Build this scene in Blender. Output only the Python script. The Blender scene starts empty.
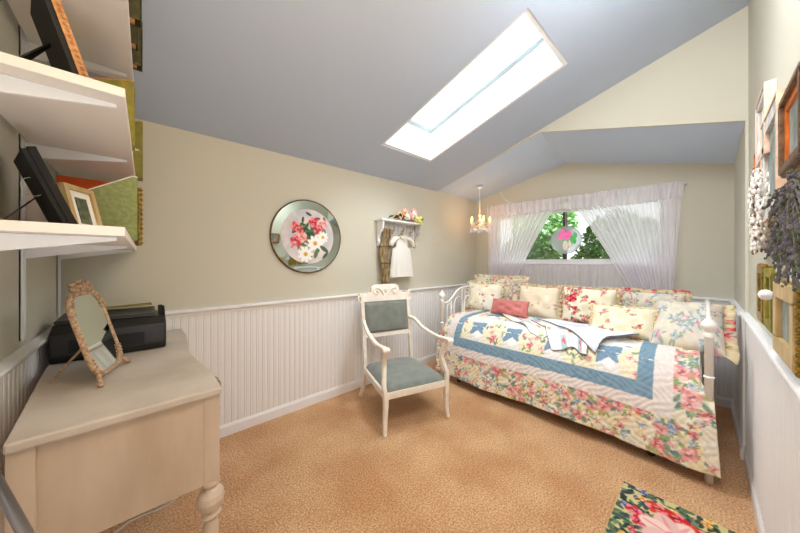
import bpy, math, random
import numpy as np
from mathutils import Vector, Matrix, Euler
random.seed(7)
PI = math.pi
col = bpy.context.scene.collection

# ------------------------------------------------------------------ materials
def lin(c):
    return tuple(((x/255.0)/12.92 if x/255.0 <= .04045 else ((x/255.0+.055)/1.055)**2.4) for x in c)
def mat(name, rgb, rough=.6, metal=0., bump=0., bscale=200., var=0., vscale=8., spec=.5, emit=0., sheen=0., rgb2=None, stretch=None):
    m = bpy.data.materials.new(name); m.use_nodes = True
    nt = m.node_tree; b = nt.nodes['Principled BSDF']
    c = lin(rgb)
    b.inputs['Base Color'].default_value = (*c, 1); b.inputs['Roughness'].default_value = rough
    b.inputs['Metallic'].default_value = metal; b.inputs['Specular IOR Level'].default_value = spec
    if sheen: b.inputs['Sheen Weight'].default_value = sheen
    if emit:
        b.inputs['Emission Color'].default_value = (*c, 1); b.inputs['Emission Strength'].default_value = emit
    tc = nt.nodes.new('ShaderNodeTexCoord')
    mp = nt.nodes.new('ShaderNodeMapping'); nt.links.new(tc.outputs['Object'], mp.inputs['Vector'])
    if stretch: mp.inputs['Scale'].default_value = stretch
    if var or rgb2:
        n = nt.nodes.new('ShaderNodeTexNoise'); n.inputs['Scale'].default_value = vscale; n.inputs['Detail'].default_value = 6
        nt.links.new(mp.outputs[0], n.inputs['Vector'])
        r = nt.nodes.new('ShaderNodeValToRGB')
        c2 = lin(rgb2) if rgb2 else tuple(max(0, x*(1-var)) for x in c)
        c1 = c if rgb2 else tuple(min(1, x*(1+var*.6)) for x in c)
        r.color_ramp.elements[0].position = .35; r.color_ramp.elements[1].position = .65
        r.color_ramp.elements[0].color = (*c2, 1); r.color_ramp.elements[1].color = (*c1, 1)
        nt.links.new(n.outputs['Fac'], r.inputs['Fac']); nt.links.new(r.outputs['Color'], b.inputs['Base Color'])
    if bump:
        n2 = nt.nodes.new('ShaderNodeTexNoise'); n2.inputs['Scale'].default_value = bscale; n2.inputs['Detail'].default_value = 3
        nt.links.new(mp.outputs[0], n2.inputs['Vector'])
        bp = nt.nodes.new('ShaderNodeBump'); bp.inputs['Strength'].default_value = bump; bp.inputs['Distance'].default_value = .005
        nt.links.new(n2.outputs['Fac'], bp.inputs['Height']); nt.links.new(bp.outputs['Normal'], b.inputs['Normal'])
    return m
def vcmat(name, rough=.85, bump=.3, bscale=250):
    m = mat(name, (255, 255, 255), rough, bump=bump, bscale=bscale, spec=.2)
    nt = m.node_tree; a = nt.nodes.new('ShaderNodeAttribute'); a.attribute_name = 'paint'
    nt.links.new(a.outputs['Color'], nt.nodes['Principled BSDF'].inputs['Base Color'])
    return m
def glassmat(name, tint=(255, 255, 255), gloss=.08, rough=.0):
    m = bpy.data.materials.new(name); m.use_nodes = True; nt = m.node_tree; nt.nodes.clear()
    o = nt.nodes.new('ShaderNodeOutputMaterial'); mx = nt.nodes.new('ShaderNodeMixShader')
    t = nt.nodes.new('ShaderNodeBsdfTransparent'); g = nt.nodes.new('ShaderNodeBsdfGlossy')
    t.inputs[0].default_value = (*lin(tint), 1); g.inputs['Roughness'].default_value = rough
    mx.inputs[0].default_value = gloss
    nt.links.new(t.outputs[0], mx.inputs[1]); nt.links.new(g.outputs[0], mx.inputs[2]); nt.links.new(mx.outputs[0], o.inputs[0])
    return m
def sheermat(name, rgb, transp, transl=.6, dens=False):
    m = bpy.data.materials.new(name); m.use_nodes = True; nt = m.node_tree; nt.nodes.clear()
    o = nt.nodes.new('ShaderNodeOutputMaterial'); mx = nt.nodes.new('ShaderNodeMixShader'); mx2 = nt.nodes.new('ShaderNodeMixShader')
    t = nt.nodes.new('ShaderNodeBsdfTransparent'); d = nt.nodes.new('ShaderNodeBsdfDiffuse'); l = nt.nodes.new('ShaderNodeBsdfTranslucent')
    c = (*lin(rgb), 1); d.inputs[0].default_value = c; l.inputs[0].default_value = c
    mx2.inputs[0].default_value = transl; mx.inputs[0].default_value = 1-transp
    if dens:
        a = nt.nodes.new('ShaderNodeAttribute'); a.attribute_name = 'paint'; nt.links.new(a.outputs['Fac'], mx.inputs[0])
    nt.links.new(d.outputs[0], mx2.inputs[1]); nt.links.new(l.outputs[0], mx2.inputs[2])
    nt.links.new(t.outputs[0], mx.inputs[1]); nt.links.new(mx2.outputs[0], mx.inputs[2]); nt.links.new(mx.outputs[0], o.inputs[0])
    return m

M = {}
M['wall'] = mat('wall_paint', (204, 201, 186), .85, bump=.12, bscale=90, spec=.2)
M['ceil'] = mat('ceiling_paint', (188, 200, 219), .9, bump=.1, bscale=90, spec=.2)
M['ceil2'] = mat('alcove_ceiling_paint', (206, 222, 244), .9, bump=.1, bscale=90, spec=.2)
M['white'] = mat('white_paint', (236, 237, 240), .45, bump=.05, bscale=60)
M['board'] = mat('beadboard_paint', (236, 236, 238), .5)
M['warmwhite'] = mat('shelf_white', (232, 226, 220), .5)
M['chairwhite'] = mat('chair_paint', (240, 234, 224), .5, var=.06, vscale=20)
M['bedwhite'] = mat('bed_enamel', (245, 243, 238), .3)
M['deskpaint'] = mat('desk_paint', (204, 186, 166), .55, rgb2=(186, 166, 144), vscale=9, stretch=(1, 1, .25), bump=.1, bscale=40)
M['desktop'] = mat('desk_top_paint', (204, 194, 182), .45, rgb2=(184, 172, 158), vscale=5, bump=.1, bscale=60)
M['velvet'] = mat('blue_grey_velvet', (124, 130, 124), .8, var=.14, vscale=14, sheen=.3, bump=.1, bscale=300)
M['black'] = mat('black_plastic', (26, 26, 28), .35)
M['blackmatte'] = mat('black_backing', (20, 20, 22), .7)
M['darkgrey'] = mat('dark_plastic', (48, 50, 50), .3)
M['olive'] = mat('olive_card', (150, 140, 50), .6, rgb2=(118, 116, 40), vscale=25)
M['oliveDark'] = mat('dark_olive_card', (84, 78, 34), .6, rgb2=(54, 50, 26), vscale=35)
M['green'] = mat('green_leatherette', (136, 146, 82), .35, rgb2=(112, 124, 64), vscale=60, bump=.4, bscale=160)
M['orange'] = mat('orange_card', (226, 96, 28), .6)
M['copper'] = mat('copper_paint', (212, 160, 106), .45, rgb2=(180, 118, 66), vscale=60)
M['amber'] = mat('amber_wood', (226, 126, 36), .4, rgb2=(186, 92, 20), vscale=40)
M['brownwood'] = mat('brown_wood', (120, 92, 66), .5, rgb2=(84, 60, 42), vscale=50)
M['tan'] = mat('tan_wood', (204, 180, 130), .5, rgb2=(180, 152, 100), vscale=30, stretch=(1, 1, .3))
M['gold'] = mat('old_gold', (178, 146, 60), .35, metal=.6, rgb2=(120, 96, 34), vscale=70)
M['greywood'] = mat('weathered_grey_wood', (214, 212, 208), .7, rgb2=(176, 172, 168), vscale=40, stretch=(1, 1, .3))
M['peach'] = mat('peach_copper_edge', (226, 200, 182), .5, rgb2=(206, 172, 148), vscale=30)
M['print'] = mat('faded_print', (150, 160, 158), .5, rgb2=(96, 112, 104), vscale=16)
M['print2'] = mat('green_brown_print', (120, 122, 90), .5, rgb2=(60, 74, 56), vscale=40)
M['matboard'] = mat('mat_board', (244, 242, 236), .7)
M['silver'] = mat('mirror_silver', (206, 218, 212), .03, metal=1.)
M['mirrorframe'] = mat('antique_cream_gold', (200, 170, 136), .5, rgb2=(150, 116, 86), vscale=120, bump=.5, bscale=90)
M['steel'] = mat('steel', (170, 172, 176), .3, metal=.9)
M['iron'] = mat('dark_metal_pull', (170, 164, 154), .4, metal=.8)
M['cord'] = mat('white_cord', (232, 230, 224), .5)
M['glass'] = glassmat('pane_glass')
M['crystal'] = mat('crystal', (236, 240, 246), .12, spec=.9)
M['sheer'] = sheermat('sheer_voile', (253, 250, 255), .12, .5, True)
M['sheer2'] = sheermat('sheer_cafe', (244, 242, 246), .12, .5)
M['cream'] = mat('cream_cotton', (242, 236, 222), .85, sheen=.1)
M['dress'] = mat('white_cotton_dress', (228, 226, 220), .85)
M['dresslace'] = mat('dress_lace', (232, 226, 212), .9, bump=.8, bscale=120)
M['scarf'] = mat('straw_gold_scarf', (170, 148, 110), .85, rgb2=(98, 80, 52), vscale=30, stretch=(1, 1, .5))
M['pinkpillow'] = mat('dusty_pink_satin', (206, 122, 118), .45, var=.12, vscale=30, bump=.2, bscale=60)
M['blanketbind'] = mat('dark_binding', (104, 96, 112), .7)
M['leaf'] = mat('leaf_green', (96, 150, 60), .5, rgb2=(46, 92, 34), vscale=12)
M['leafdark'] = mat('dark_leaf', (58, 84, 44), .6, rgb2=(40, 60, 30), vscale=12)
M['bark'] = mat('bark', (74, 58, 44), .9)
M['mullion'] = mat('dark_mullion', (66, 52, 48), .6)
M['lavender'] = mat('lavender_buds', (118, 110, 128), .9, rgb2=(84, 80, 90), vscale=60)
M['lavstem'] = mat('dried_stems', (112, 116, 100), .9, rgb2=(72, 78, 64), vscale=60)
M['shell'] = mat('white_shell', (244, 242, 238), .5, rgb2=(206, 200, 192), vscale=60, bump=.3, bscale=80)
M['shellbrown'] = mat('brown_seed', (120, 88, 66), .6)
M['pinkpetal'] = mat('pink_petal', (240, 184, 178), .7, rgb2=(226, 150, 150), vscale=40)
M['peachpetal'] = mat('peach_petal', (236, 196, 160), .7)
M['whitepetal'] = mat('cream_petal', (250, 244, 226), .7)
M['yellowpetal'] = mat('yellow_green_petal', (226, 224, 140), .7)
M['magenta'] = mat('magenta_glass', (226, 110, 170), .3, emit=.25)  # faint emission stands in for daylight through the glass
M['gemgreen'] = mat('green_glass', (90, 180, 100), .3, emit=.15)  # emission again in place of daylight shining through
M['bulb'] = mat('warm_bulb', (255, 160, 70), .4, emit=9.)
M['brassarm'] = mat('pale_brass', (232, 216, 190), .35, metal=.2)
M['paint'] = vcmat('printed_cloth')
M['paint_smooth'] = vcmat('printed_plate', rough=.35, bump=0)
M['rugpaint'] = vcmat('rug_pile', rough=.95, bump=.8, bscale=300)
M['rubber'] = mat('caster_rubber', (60, 60, 62), .5)

# carpet
def carpet_mat():
    m = bpy.data.materials.new('carpet_pile'); m.use_nodes = True; nt = m.node_tree; b = nt.nodes['Principled BSDF']
    b.inputs['Roughness'].default_value = .95; b.inputs['Specular IOR Level'].default_value = .1; b.inputs['Sheen Weight'].default_value = .25
    tc = nt.nodes.new('ShaderNodeTexCoord')
    def noise(s, d=4):
        n = nt.nodes.new('ShaderNodeTexNoise'); n.inputs['Scale'].default_value = s; n.inputs['Detail'].default_value = d
        nt.links.new(tc.outputs['Object'], n.inputs['Vector']); return n
    def ramp(n, a, c, p0=.3, p1=.7):
        r = nt.nodes.new('ShaderNodeValToRGB'); r.color_ramp.elements[0].position = p0; r.color_ramp.elements[1].position = p1
        r.color_ramp.elements[0].color = (*lin(a), 1); r.color_ramp.elements[1].color = (*lin(c), 1)
        nt.links.new(n.outputs['Fac'], r.inputs['Fac']); return r
    fine = ramp(noise(110, 6), (178, 134, 92), (236, 200, 158), .36, .64)
    big = ramp(noise(2.6, 3), (232, 212, 194), (255, 250, 244), .36, .64)
    mx = nt.nodes.new('ShaderNodeMixRGB'); mx.blend_type = 'MULTIPLY'; mx.inputs[0].default_value = 1
    nt.links.new(fine.outputs['Color'], mx.inputs[1]); nt.links.new(big.outputs['Color'], mx.inputs[2])
    nt.links.new(mx.outputs[0], b.inputs['Base Color'])
    bp = nt.nodes.new('ShaderNodeBump'); bp.inputs['Strength'].default_value = 1.; bp.inputs['Distance'].default_value = .012
    nt.links.new(noise(90, 5).outputs['Fac'], bp.inputs['Height']); nt.links.new(bp.outputs['Normal'], b.inputs['Normal'])
    return m
M['carpet'] = carpet_mat()

# ------------------------------------------------------------------ mesh builder
class MB:
    def __init__(s): s.v = []; s.f = []
    def add(s, vs, fs, mtx=None):
        n = len(s.v)
        s.v += [tuple(mtx @ Vector(p)) if mtx else tuple(p) for p in vs]
        s.f += [tuple(i+n for i in f) for f in fs]; return s
    def box(s, x0, x1, y0, y1, z0, z1, mtx=None):
        vs = [(x0,y0,z0),(x1,y0,z0),(x1,y1,z0),(x0,y1,z0),(x0,y0,z1),(x1,y0,z1),(x1,y1,z1),(x0,y1,z1)]
        return s.add(vs, [(0,3,2,1),(4,5,6,7),(0,1,5,4),(1,2,6,5),(2,3,7,6),(3,0,4,7)], mtx)
    def hexa(s, lo, hi):   # two quads
        return s.add(list(lo)+list(hi), [(0,3,2,1),(4,5,6,7),(0,1,5,4),(1,2,6,5),(2,3,7,6),(3,0,4,7)])
    def tube(s, pts, r, n=10, closed=False, cap=True, flat=1.):
        pts = [Vector(p) for p in pts]; N = len(pts)
        rs = r if isinstance(r, (list, tuple)) else [r]*N
        vs = []; up = None
        for i, p in enumerate(pts):
            if closed: t = pts[(i+1) % N]-pts[i-1]
            else: t = pts[min(i+1, N-1)]-pts[max(i-1, 0)]
            if t.length < 1e-9: t = Vector((0, 0, 1))
            t.normalize()
            if up is None:
                up = Vector((0, 0, 1)) if abs(t.z) < .9 else Vector((1, 0, 0))
            a = t.cross(up)
            if a.length < 1e-4: a = t.cross(Vector((0, 1, 0)))
            a.normalize(); b = a.cross(t); b.normalize(); up = b
            for k in range(n):
                th = 2*PI*k/n; vs.append(p+a*math.cos(th)*rs[i]+b*math.sin(th)*rs[i]*flat)
        fs = []
        for i in range(N if closed else N-1):
            j = (i+1) % N
            for k in range(n):
                l = (k+1) % n; fs.append((i*n+k, i*n+l, j*n+l, j*n+k))
        if cap and not closed:
            fs.append(tuple(range(n))[::-1]); fs.append(tuple((N-1)*n+k for k in range(n)))
        return s.add(vs, fs)
    def bar(s, a, b, w, h, upv=(0, 0, 1)):
        a = Vector(a); b = Vector(b); t = (b-a).normalized(); u = Vector(upv)
        x = t.cross(u); x.normalize(); y = x.cross(t)
        q = lambda p: [p-x*w/2-y*h/2, p+x*w/2-y*h/2, p+x*w/2+y*h/2, p-x*w/2+y*h/2]
        return s.hexa(q(a), q(b))
    def sweep(s, pts, ws, hs, upv=(1, 0, 0)):  # rectangular section along path
        pts = [Vector(p) for p in pts]; N = len(pts); vs = []; fs = []
        for i, p in enumerate(pts):
            t = (pts[min(i+1, N-1)]-pts[max(i-1, 0)]).normalized(); x = Vector(upv); y = t.cross(x).normalized(); x = y.cross(t).normalized()
            w = ws[i] if isinstance(ws, (list, tuple)) else ws; h = hs[i] if isinstance(hs, (list, tuple)) else hs
            vs += [p-x*w/2-y*h/2, p+x*w/2-y*h/2, p+x*w/2+y*h/2, p-x*w/2+y*h/2]
        for i in range(N-1):
            for k in range(4):
                l = (k+1) % 4; fs.append((i*4+k, i*4+l, i*4+4+l, i*4+4+k))
        fs += [(3,2,1,0), tuple((N-1)*4+k for k in range(4))]
        return s.add(vs, fs)
    def lathe(s, prof, o=(0, 0, 0), n=20, mtx=None, cap=True):
        vs = []; fs = []; P = len(prof)
        for r, z in prof:
            for k in range(n):
                th = 2*PI*k/n; vs.append((o[0]+r*math.cos(th), o[1]+r*math.sin(th), o[2]+z))
        for i in range(P-1):
            for k in range(n):
                l = (k+1) % n; fs.append((i*n+k, i*n+l, (i+1)*n+l, (i+1)*n+k))
        if cap: fs += [tuple(range(n))[::-1], tuple((P-1)*n+k for k in range(n))]
        return s.add(vs, fs, mtx)
    def ball(s, c, r, n=10, sc=(1, 1, 1), mtx=None):
        vs = []; fs = []; m = max(4, n//2+1)
        for i in range(m+1):
            ph = PI*i/m
            for k in range(n):
                th = 2*PI*k/n
                vs.append((c[0]+r*sc[0]*math.sin(ph)*math.cos(th), c[1]+r*sc[1]*math.sin(ph)*math.sin(th), c[2]-r*sc[2]*math.cos(ph)))
        for i in range(m):
            for k in range(n):
                l = (k+1) % n; fs.append((i*n+k, i*n+l, (i+1)*n+l, (i+1)*n+k))
        return s.add(vs, fs, mtx)
    def grid(s, fn, nu, nv, closed_u=False):
        vs = [fn(i/(nu-1), j/(nv-1)) for j in range(nv) for i in range(nu)]
        fs = [(j*nu+i, j*nu+i+1, (j+1)*nu+i+1, (j+1)*nu+i) for j in range(nv-1) for i in range(nu-1)]
        return s.add(vs, fs)
    def prism(s, poly, y0, y1, axis='y'):
        n = len(poly)
        f = {'y': lambda a, b, c: (a, c, b), 'x': lambda a, b, c: (c, a, b), 'z': lambda a, b, c: (a, b, c)}[axis]
        vs = [f(a, b, y0) for a, b in poly]+[f(a, b, y1) for a, b in poly]
        fs = [tuple(range(n)), tuple(range(2*n-1, n-1, -1))]+[(i, n+i, n+(i+1) % n, (i+1) % n) for i in range(n)]
        return s.add(vs, fs)

def obj(name, mb, m, parent=None, smooth=False, bevel=0., sub=0, solid=0., loc=None, paint=None):
    me = bpy.data.meshes.new(name); me.from_pydata(mb.v, [], mb.f)
    import bmesh
    bm = bmesh.new(); bm.from_mesh(me)
    if paint is None: bmesh.ops.remove_doubles(bm, verts=bm.verts, dist=1e-6)
    bmesh.ops.recalc_face_normals(bm, faces=bm.faces); bm.to_mesh(me); bm.free()
    if paint is not None:
        a = me.color_attributes.new('paint', 'FLOAT_COLOR', 'POINT')
        a.data.foreach_set('color', np.asarray(paint, dtype=np.float32).ravel())
    me.materials.append(M[m] if isinstance(m, str) else m)
    if smooth: me.shade_smooth()
    o = bpy.data.objects.new(name, me); col.objects.link(o)
    if parent: o.parent = parent
    if loc: o.location = loc
    if solid:
        q = o.modifiers.new('solid', 'SOLIDIFY'); q.thickness = solid; q.offset = 0
    if bevel:
        q = o.modifiers.new('bevel', 'BEVEL'); q.width = bevel; q.segments = 2; q.limit_method = 'ANGLE'; q.angle_limit = .6
    if sub:
        q = o.modifiers.new('sub', 'SUBSURF'); q.levels = sub; q.render_levels = sub
    return o
def tag(o, label=None, cat=None, group=None, kind=None):
    if label: o['label'] = label
    if cat: o['category'] = cat
    if group: o['group'] = group
    if kind: o['kind'] = kind
    return o
def thing(name, label, cat, loc=(0, 0, 0), rz=0., group=None, rot=None):
    o = bpy.data.objects.new(name, None); col.objects.link(o); o.empty_display_size = .1
    o.location = loc; o.rotation_euler = rot if rot else (0, 0, rz)
    return tag(o, label, cat, group)
def struct(name, mb, m, label=None, parent=None, **k):
    o = obj(name, mb, m, parent, **k)
    if not parent: tag(o, label, None, None, 'structure')
    return o
def dup(o, parent=None):
    c = o.copy(); col.objects.link(c); c.parent = parent
    for ch in o.children: dup(ch, c)
    return c
def smooth_path(pts, k=8, closed=False):
    P = [Vector(p) for p in pts]; n = len(P); out = []
    for i in range(n if closed else n-1):
        p0 = P[(i-1) % n] if closed or i > 0 else P[0]*2-P[1]
        p1 = P[i]; p2 = P[(i+1) % n]
        p3 = P[(i+2) % n] if closed or i+2 < n else P[-1]*2-P[-2]
        for j in range(k):
            t = j/k
            out.append(.5*((2*p1)+(p2-p0)*t+(2*p0-5*p1+4*p2-p3)*t*t+(3*p1-p0-3*p2+p3)*t**3))
    if not closed: out.append(P[-1])
    return out

# ------------------------------------------------------------------ cloth painter (procedural print on a grid)
class Canvas:
    def __init__(s, w, h, bg, res=.004, seed=1):
        s.w, s.h, s.res = w, h, res; s.W = max(2, int(w/res)); s.H = max(2, int(h/res))
        s.a = np.ones((s.H, s.W, 3))*np.array(bg, float); s.rg = random.Random(seed)
        s.Y, s.X = np.mgrid[0:s.H, 0:s.W]; s.X = (s.X+.5)*res; s.Y = (s.Y+.5)*res
    def ell(s, cx, cy, a, b, ang, c, al=1., soft=.25):
        R = max(a, b)*1.3; i0 = max(0, int((cx-R)/s.res)); i1 = min(s.W, int((cx+R)/s.res)+2); j0 = max(0, int((cy-R)/s.res)); j1 = min(s.H, int((cy+R)/s.res)+2)
        if i1 <= i0 or j1 <= j0: return
        X = s.X[j0:j1, i0:i1]-cx; Y = s.Y[j0:j1, i0:i1]-cy; ca, sa = math.cos(ang), math.sin(ang)
        d = np.sqrt(((X*ca+Y*sa)/a)**2+((-X*sa+Y*ca)/b)**2)
        m = np.clip((1+soft*.5-d)/soft, 0, 1)[..., None]*al
        s.a[j0:j1, i0:i1] = s.a[j0:j1, i0:i1]*(1-m)+np.array(c, float)*m
    def rect(s, x0, x1, y0, y1, c, al=1.):
        m = ((s.X >= x0) & (s.X < x1) & (s.Y >= y0) & (s.Y < y1))[..., None]*al
        s.a = s.a*(1-m)+np.array(c, float)*m
    def poly(s, pts, c):
        m = np.zeros(s.X.shape, bool); n = len(pts)
        for i in range(n):
            x1, y1 = pts[i]; x2, y2 = pts[(i+1) % n]
            if abs(y1-y2) < 1e-12: continue
            m ^= ((s.Y < y1) != (s.Y < y2)) & (s.X < (x2-x1)*(s.Y-y1)/(y2-y1)+x1)
        s.a[m] = np.array(c, float)
    def leaf(s, x, y, r, ang, c): s.ell(x, y, r, r*.38, ang, c, .9); s.ell(x, y, r*.9, r*.07, ang, tuple(v*.75 for v in c), .6)
    def rose(s, x, y, r, c):
        g = s.rg; dk = tuple(v*.72 for v in c); lt = tuple(min(255, v*.55+255*.45) for v in c)
        n = 6; a0 = g.random()*6
        for k in range(n):
            a = a0+k*2*PI/n; s.ell(x+r*.6*math.cos(a), y+r*.6*math.sin(a), r*.48, r*.4, a, lt if k % 2 else c, .95)
        s.ell(x, y, r*.55, r*.5, a0, c, 1)
        for k in range(4):
            a = a0+k*1.7; s.ell(x+r*.25*math.cos(a), y+r*.25*math.sin(a), r*.26, r*.13, a+1.4, lt if k % 2 else dk, .9)
        s.ell(x, y, r*.16, r*.14, 0, dk, .9)
    def scatter(s, density, rmin, rmax, cols, leafc=((120, 150, 110), (150, 170, 120)), leaves=3, box=None):
        x0, x1, y0, y1 = box or (0, s.w, 0, s.h); n = int(density*(x1-x0)*(y1-y0))
        for _ in range(n):
            x = s.rg.uniform(x0, x1); y = s.rg.uniform(y0, y1); r = s.rg.uniform(rmin, rmax)
            for k in range(leaves):
                a = s.rg.random()*6.28; s.leaf(x+r*1.3*math.cos(a), y+r*1.3*math.sin(a), r*.75, a+s.rg.uniform(-.5, .5), s.rg.choice(leafc))
            s.rose(x, y, r, s.rg.choice(cols))
    def mottle(s, c, n, rmin, rmax, al=.5, box=None):
        x0, x1, y0, y1 = box or (0, s.w, 0, s.h)
        for _ in range(n):
            s.ell(s.rg.uniform(x0, x1), s.rg.uniform(y0, y1), s.rg.uniform(rmin, rmax), s.rg.uniform(rmin, rmax)*.6, s.rg.random()*3, c, al, 1.)
    def sample(s, U, V):   # U,V arrays in metres -> linear RGBA
        i = np.clip((np.asarray(U)/s.res).astype(int), 0, s.W-1); j = np.clip((np.asarray(V)/s.res).astype(int), 0, s.H-1)
        c = np.clip(s.a[j, i]/255., 0, 1); l = np.where(c <= .04045, c/12.92, ((c+.055)/1.055)**2.4)
        return np.concatenate([l, np.ones(l.shape[:-1]+(1,))], -1)
def painted_grid(name, fn, nu, nv, canvas, uvfn, m='paint', parent=None, solid=0., **k):
    mb = MB(); mb.grid(fn, nu, nv)
    U = []; V = []
    for j in range(nv):
        for i in range(nu):
            u, v = uvfn(i/(nu-1), j/(nv-1)); U.append(u); V.append(v)
    return obj(name, mb, m, parent, smooth=True, paint=canvas.sample(U, V), solid=solid, **k)

# ------------------------------------------------------------------ room
XL, YB, XW, YR, YA, XG = -.354, 2.427, 3.843, -.195, -.182, 2.894
T = .12
def zc(y, x=2.2): return 2.24+.275*(2.427-y)+.014*(min(x, 2.9)-2.2)       # main sloped ceiling height
mb = MB(); mb.box(XL-T, XW+T, YR-T, YB+T, -.1, 0); struct('floor', mb, 'carpet', 'tan cut pile carpet over the whole room')
mb = MB(); mb.box(XL-T, XL, YR-T, YB+T, 0, 3.1); struct('wall_left', mb, 'wall')
mb = MB(); mb.box(XL, XW+T, YB, YB+T, 0, 2.42); struct('wall_back', mb, 'wall')
mb = MB(); mb.box(XL, XG, YR-T, YR, 0, 3.1); mb.box(XG, XW+T, YR-T, YA, 0, 3.1); struct('wall_right', mb, 'wall')
# window wall with an opening
WY0, WY1, WZ0, WZ1 = .27, 2.10, 1.30, 1.96
mb = MB()
mb.box(XW, XW+T, YA, YB, 0, WZ0); mb.box(XW, XW+T, YA, YB, WZ1, 2.75)
mb.box(XW, XW+T, YA, WY0, WZ0, WZ1); mb.box(XW, XW+T, WY1, YB, WZ0, WZ1)
struct('wall_far', mb, 'wall')
# gable wall above the bed alcove: lower edge follows the alcove ceiling
mb = MB()
gx0, gx1 = XG, XG+.02
for (ya, za), (yb, zb) in (((YB, 2.262), (1.101, 2.593)), ((1.101, 2.593), (YA, 2.225))):
    mb.hexa([(gx0, ya, za), (gx1, ya, za), (gx1, yb, zb), (gx0, yb, zb)], [(gx0, ya, 3.1), (gx1, ya, 3.1), (gx1, yb, 3.1), (gx0, yb, 3.1)])
struct('wall_gable', mb, 'wall')
# alcove ceiling (two slopes)
F3 = [(XG+.02, YB, 2.262), (XG+.02, 1.101, 2.593), (XG+.02, YR, 2.222)]; B3 = [(XW+.01, YB, 2.245), (XW+.01, 1.143, 2.524), (XW+.01, YR, 2.166)]
mb = MB()
for a in (0, 1):
    lo4 = [F3[a], B3[a], B3[a+1], F3[a+1]]; hi4 = [(x, y, z+.15) for x, y, z in lo4]; mb.hexa(lo4, hi4)
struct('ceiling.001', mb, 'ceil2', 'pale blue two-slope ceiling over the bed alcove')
# main ceiling with skylight opening
SX0, SX1, SY0, SY1 = 1.60, 2.21, .69, 1.94
mb = MB()
def slab(x0, x1, y0, y1, t=.06):
    lo4 = [(x0, y0, zc(y0, x0)), (x1, y0, zc(y0, x1)), (x1, y1, zc(y1, x1)), (x0, y1, zc(y1, x0))]; mb.hexa(lo4, [(x, y, z+t) for x, y, z in lo4])
q_ = .03
slab(XL, SX0-q_, YR, YB); slab(SX1+q_, XG, YR, YB); slab(SX0-q_, SX1+q_, YR, SY0-q_); slab(SX0-q_, SX1+q_, SY1+q_, YB)
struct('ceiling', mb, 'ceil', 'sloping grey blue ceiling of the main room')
# skylight
def zs(y, d): return zc(y)+d
mb = MB(); d = .31
for (x0, x1, y0, y1) in ((SX0-.03, SX0, SY0-.03, SY1+.03), (SX1, SX1+.03, SY0-.03, SY1+.03), (SX0, SX1, SY0-.03, SY0), (SX0, SX1, SY1, SY1+.03)):
    lo4 = [(x0, y0, zs(y0, 0)), (x1, y0, zs(y0, 0)), (x1, y1, zs(y1, 0)), (x0, y1, zs(y1, 0))]
    mb.hexa(lo4, [(x, y, z+d) for x, y, z in lo4])
sk = struct('window_2', mb, 'white', 'long narrow skylight in the sloping ceiling')
mb = MB()
for (x0, x1, y0, y1) in ((SX0, SX0+.05, SY0, SY1), (SX1-.05, SX1, SY0, SY1), (SX0+.05, SX1-.05, SY0, SY0+.05), (SX0+.05, SX1-.05, SY1-.05, SY1)):
    lo4 = [(x, y, zs(y, d-.035)) for x, y in ((x0, y0), (x1, y0), (x1, y1), (x0, y1))]; mb.hexa(lo4, [(x, y, z+.03) for x, y, z in lo4])
obj('window_frame', mb, mat('skylight_frame', (160, 174, 176), .5), sk)
mb = MB(); lo4 = [(x, y, zs(y, d-.015)) for x, y in ((SX0+.05, SY0+.05), (SX1-.05, SY0+.05), (SX1-.05, SY1-.05), (SX0+.05, SY1-.05))]; mb.hexa(lo4, [(x, y, z+.004) for x, y, z in lo4])
obj('window_pane', mb, 'glass', sk)

# beadboard wainscot, cap rail, baseboards
def bead(name, p0, p1, nrm, z0, z1, label, pitch=.0435):
    p0 = Vector(p0); p1 = Vector(p1); n = Vector(nrm); L = (p1-p0).length; t = (p1-p0)/L; prof = []
    s = 0
    while s < L-1e-6:
        for ds, dn in ((0, .010), (.0025, .0062), (.0045, .0062), (.007, .010), (.012, .0118), (.0155, .010), (.018, .0065), (.0205, .010)):
            if s+ds < L: prof.append((s+ds, dn))
        s += pitch
    prof.append((L, .010)); prof = [(0, 0)]+prof+[(L, 0)]
    mb = MB(); vs = []
    for s_, d_ in prof: q = p0+t*s_+n*d_; vs.append((q.x, q.y, z0))
    for s_, d_ in prof: q = p0+t*s_+n*d_; vs.append((q.x, q.y, z1))
    N = len(prof); mb.add(vs, [(i, (i+1) % N, N+(i+1) % N, N+i) for i in range(N)])
    return struct(name, mb, 'board', label)
def rail(name, p0, p1, nrm, prof, label):
    p0 = Vector(p0); p1 = Vector(p1); n = Vector(nrm); mb = MB(); N = len(prof)
    vs = [tuple(p+n*a+Vector((0, 0, b))) for p in (p0, p1) for a, b in prof]
    mb.add(vs, [tuple(range(N)), tuple(range(N, 2*N))]+[(i, (i+1) % N, N+(i+1) % N, N+i) for i in range(N)])
    return struct(name, mb, 'white', label)
CAP = [(0, .925), (.014, .925), (.016, .94), (.022, .948), (.034, .952), (.036, .96), (.034, .968), (0, .972)]
BASE = [(0, 0), (.02, 0), (.02, .068), (.016, .076), (.012, .086), (0, .09)]
segs = [('left', (XL, YR, 0), (XL, YB, 0), (1, 0, 0)), ('back', (XL, YB, 0), (XW, YB, 0), (0, -1, 0)),
        ('far', (XW, YA, 0), (XW, YB, 0), (-1, 0, 0)), ('right', (XL, YR, 0), (XG, YR, 0), (0, 1, 0)), ('alcove', (XG, YA, 0), (XW, YA, 0), (0, 1, 0))]
desc = dict(left='left wall', back='long back wall', far='window wall', right='right wall', alcove='alcove side of the right wall')
k = 1
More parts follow.
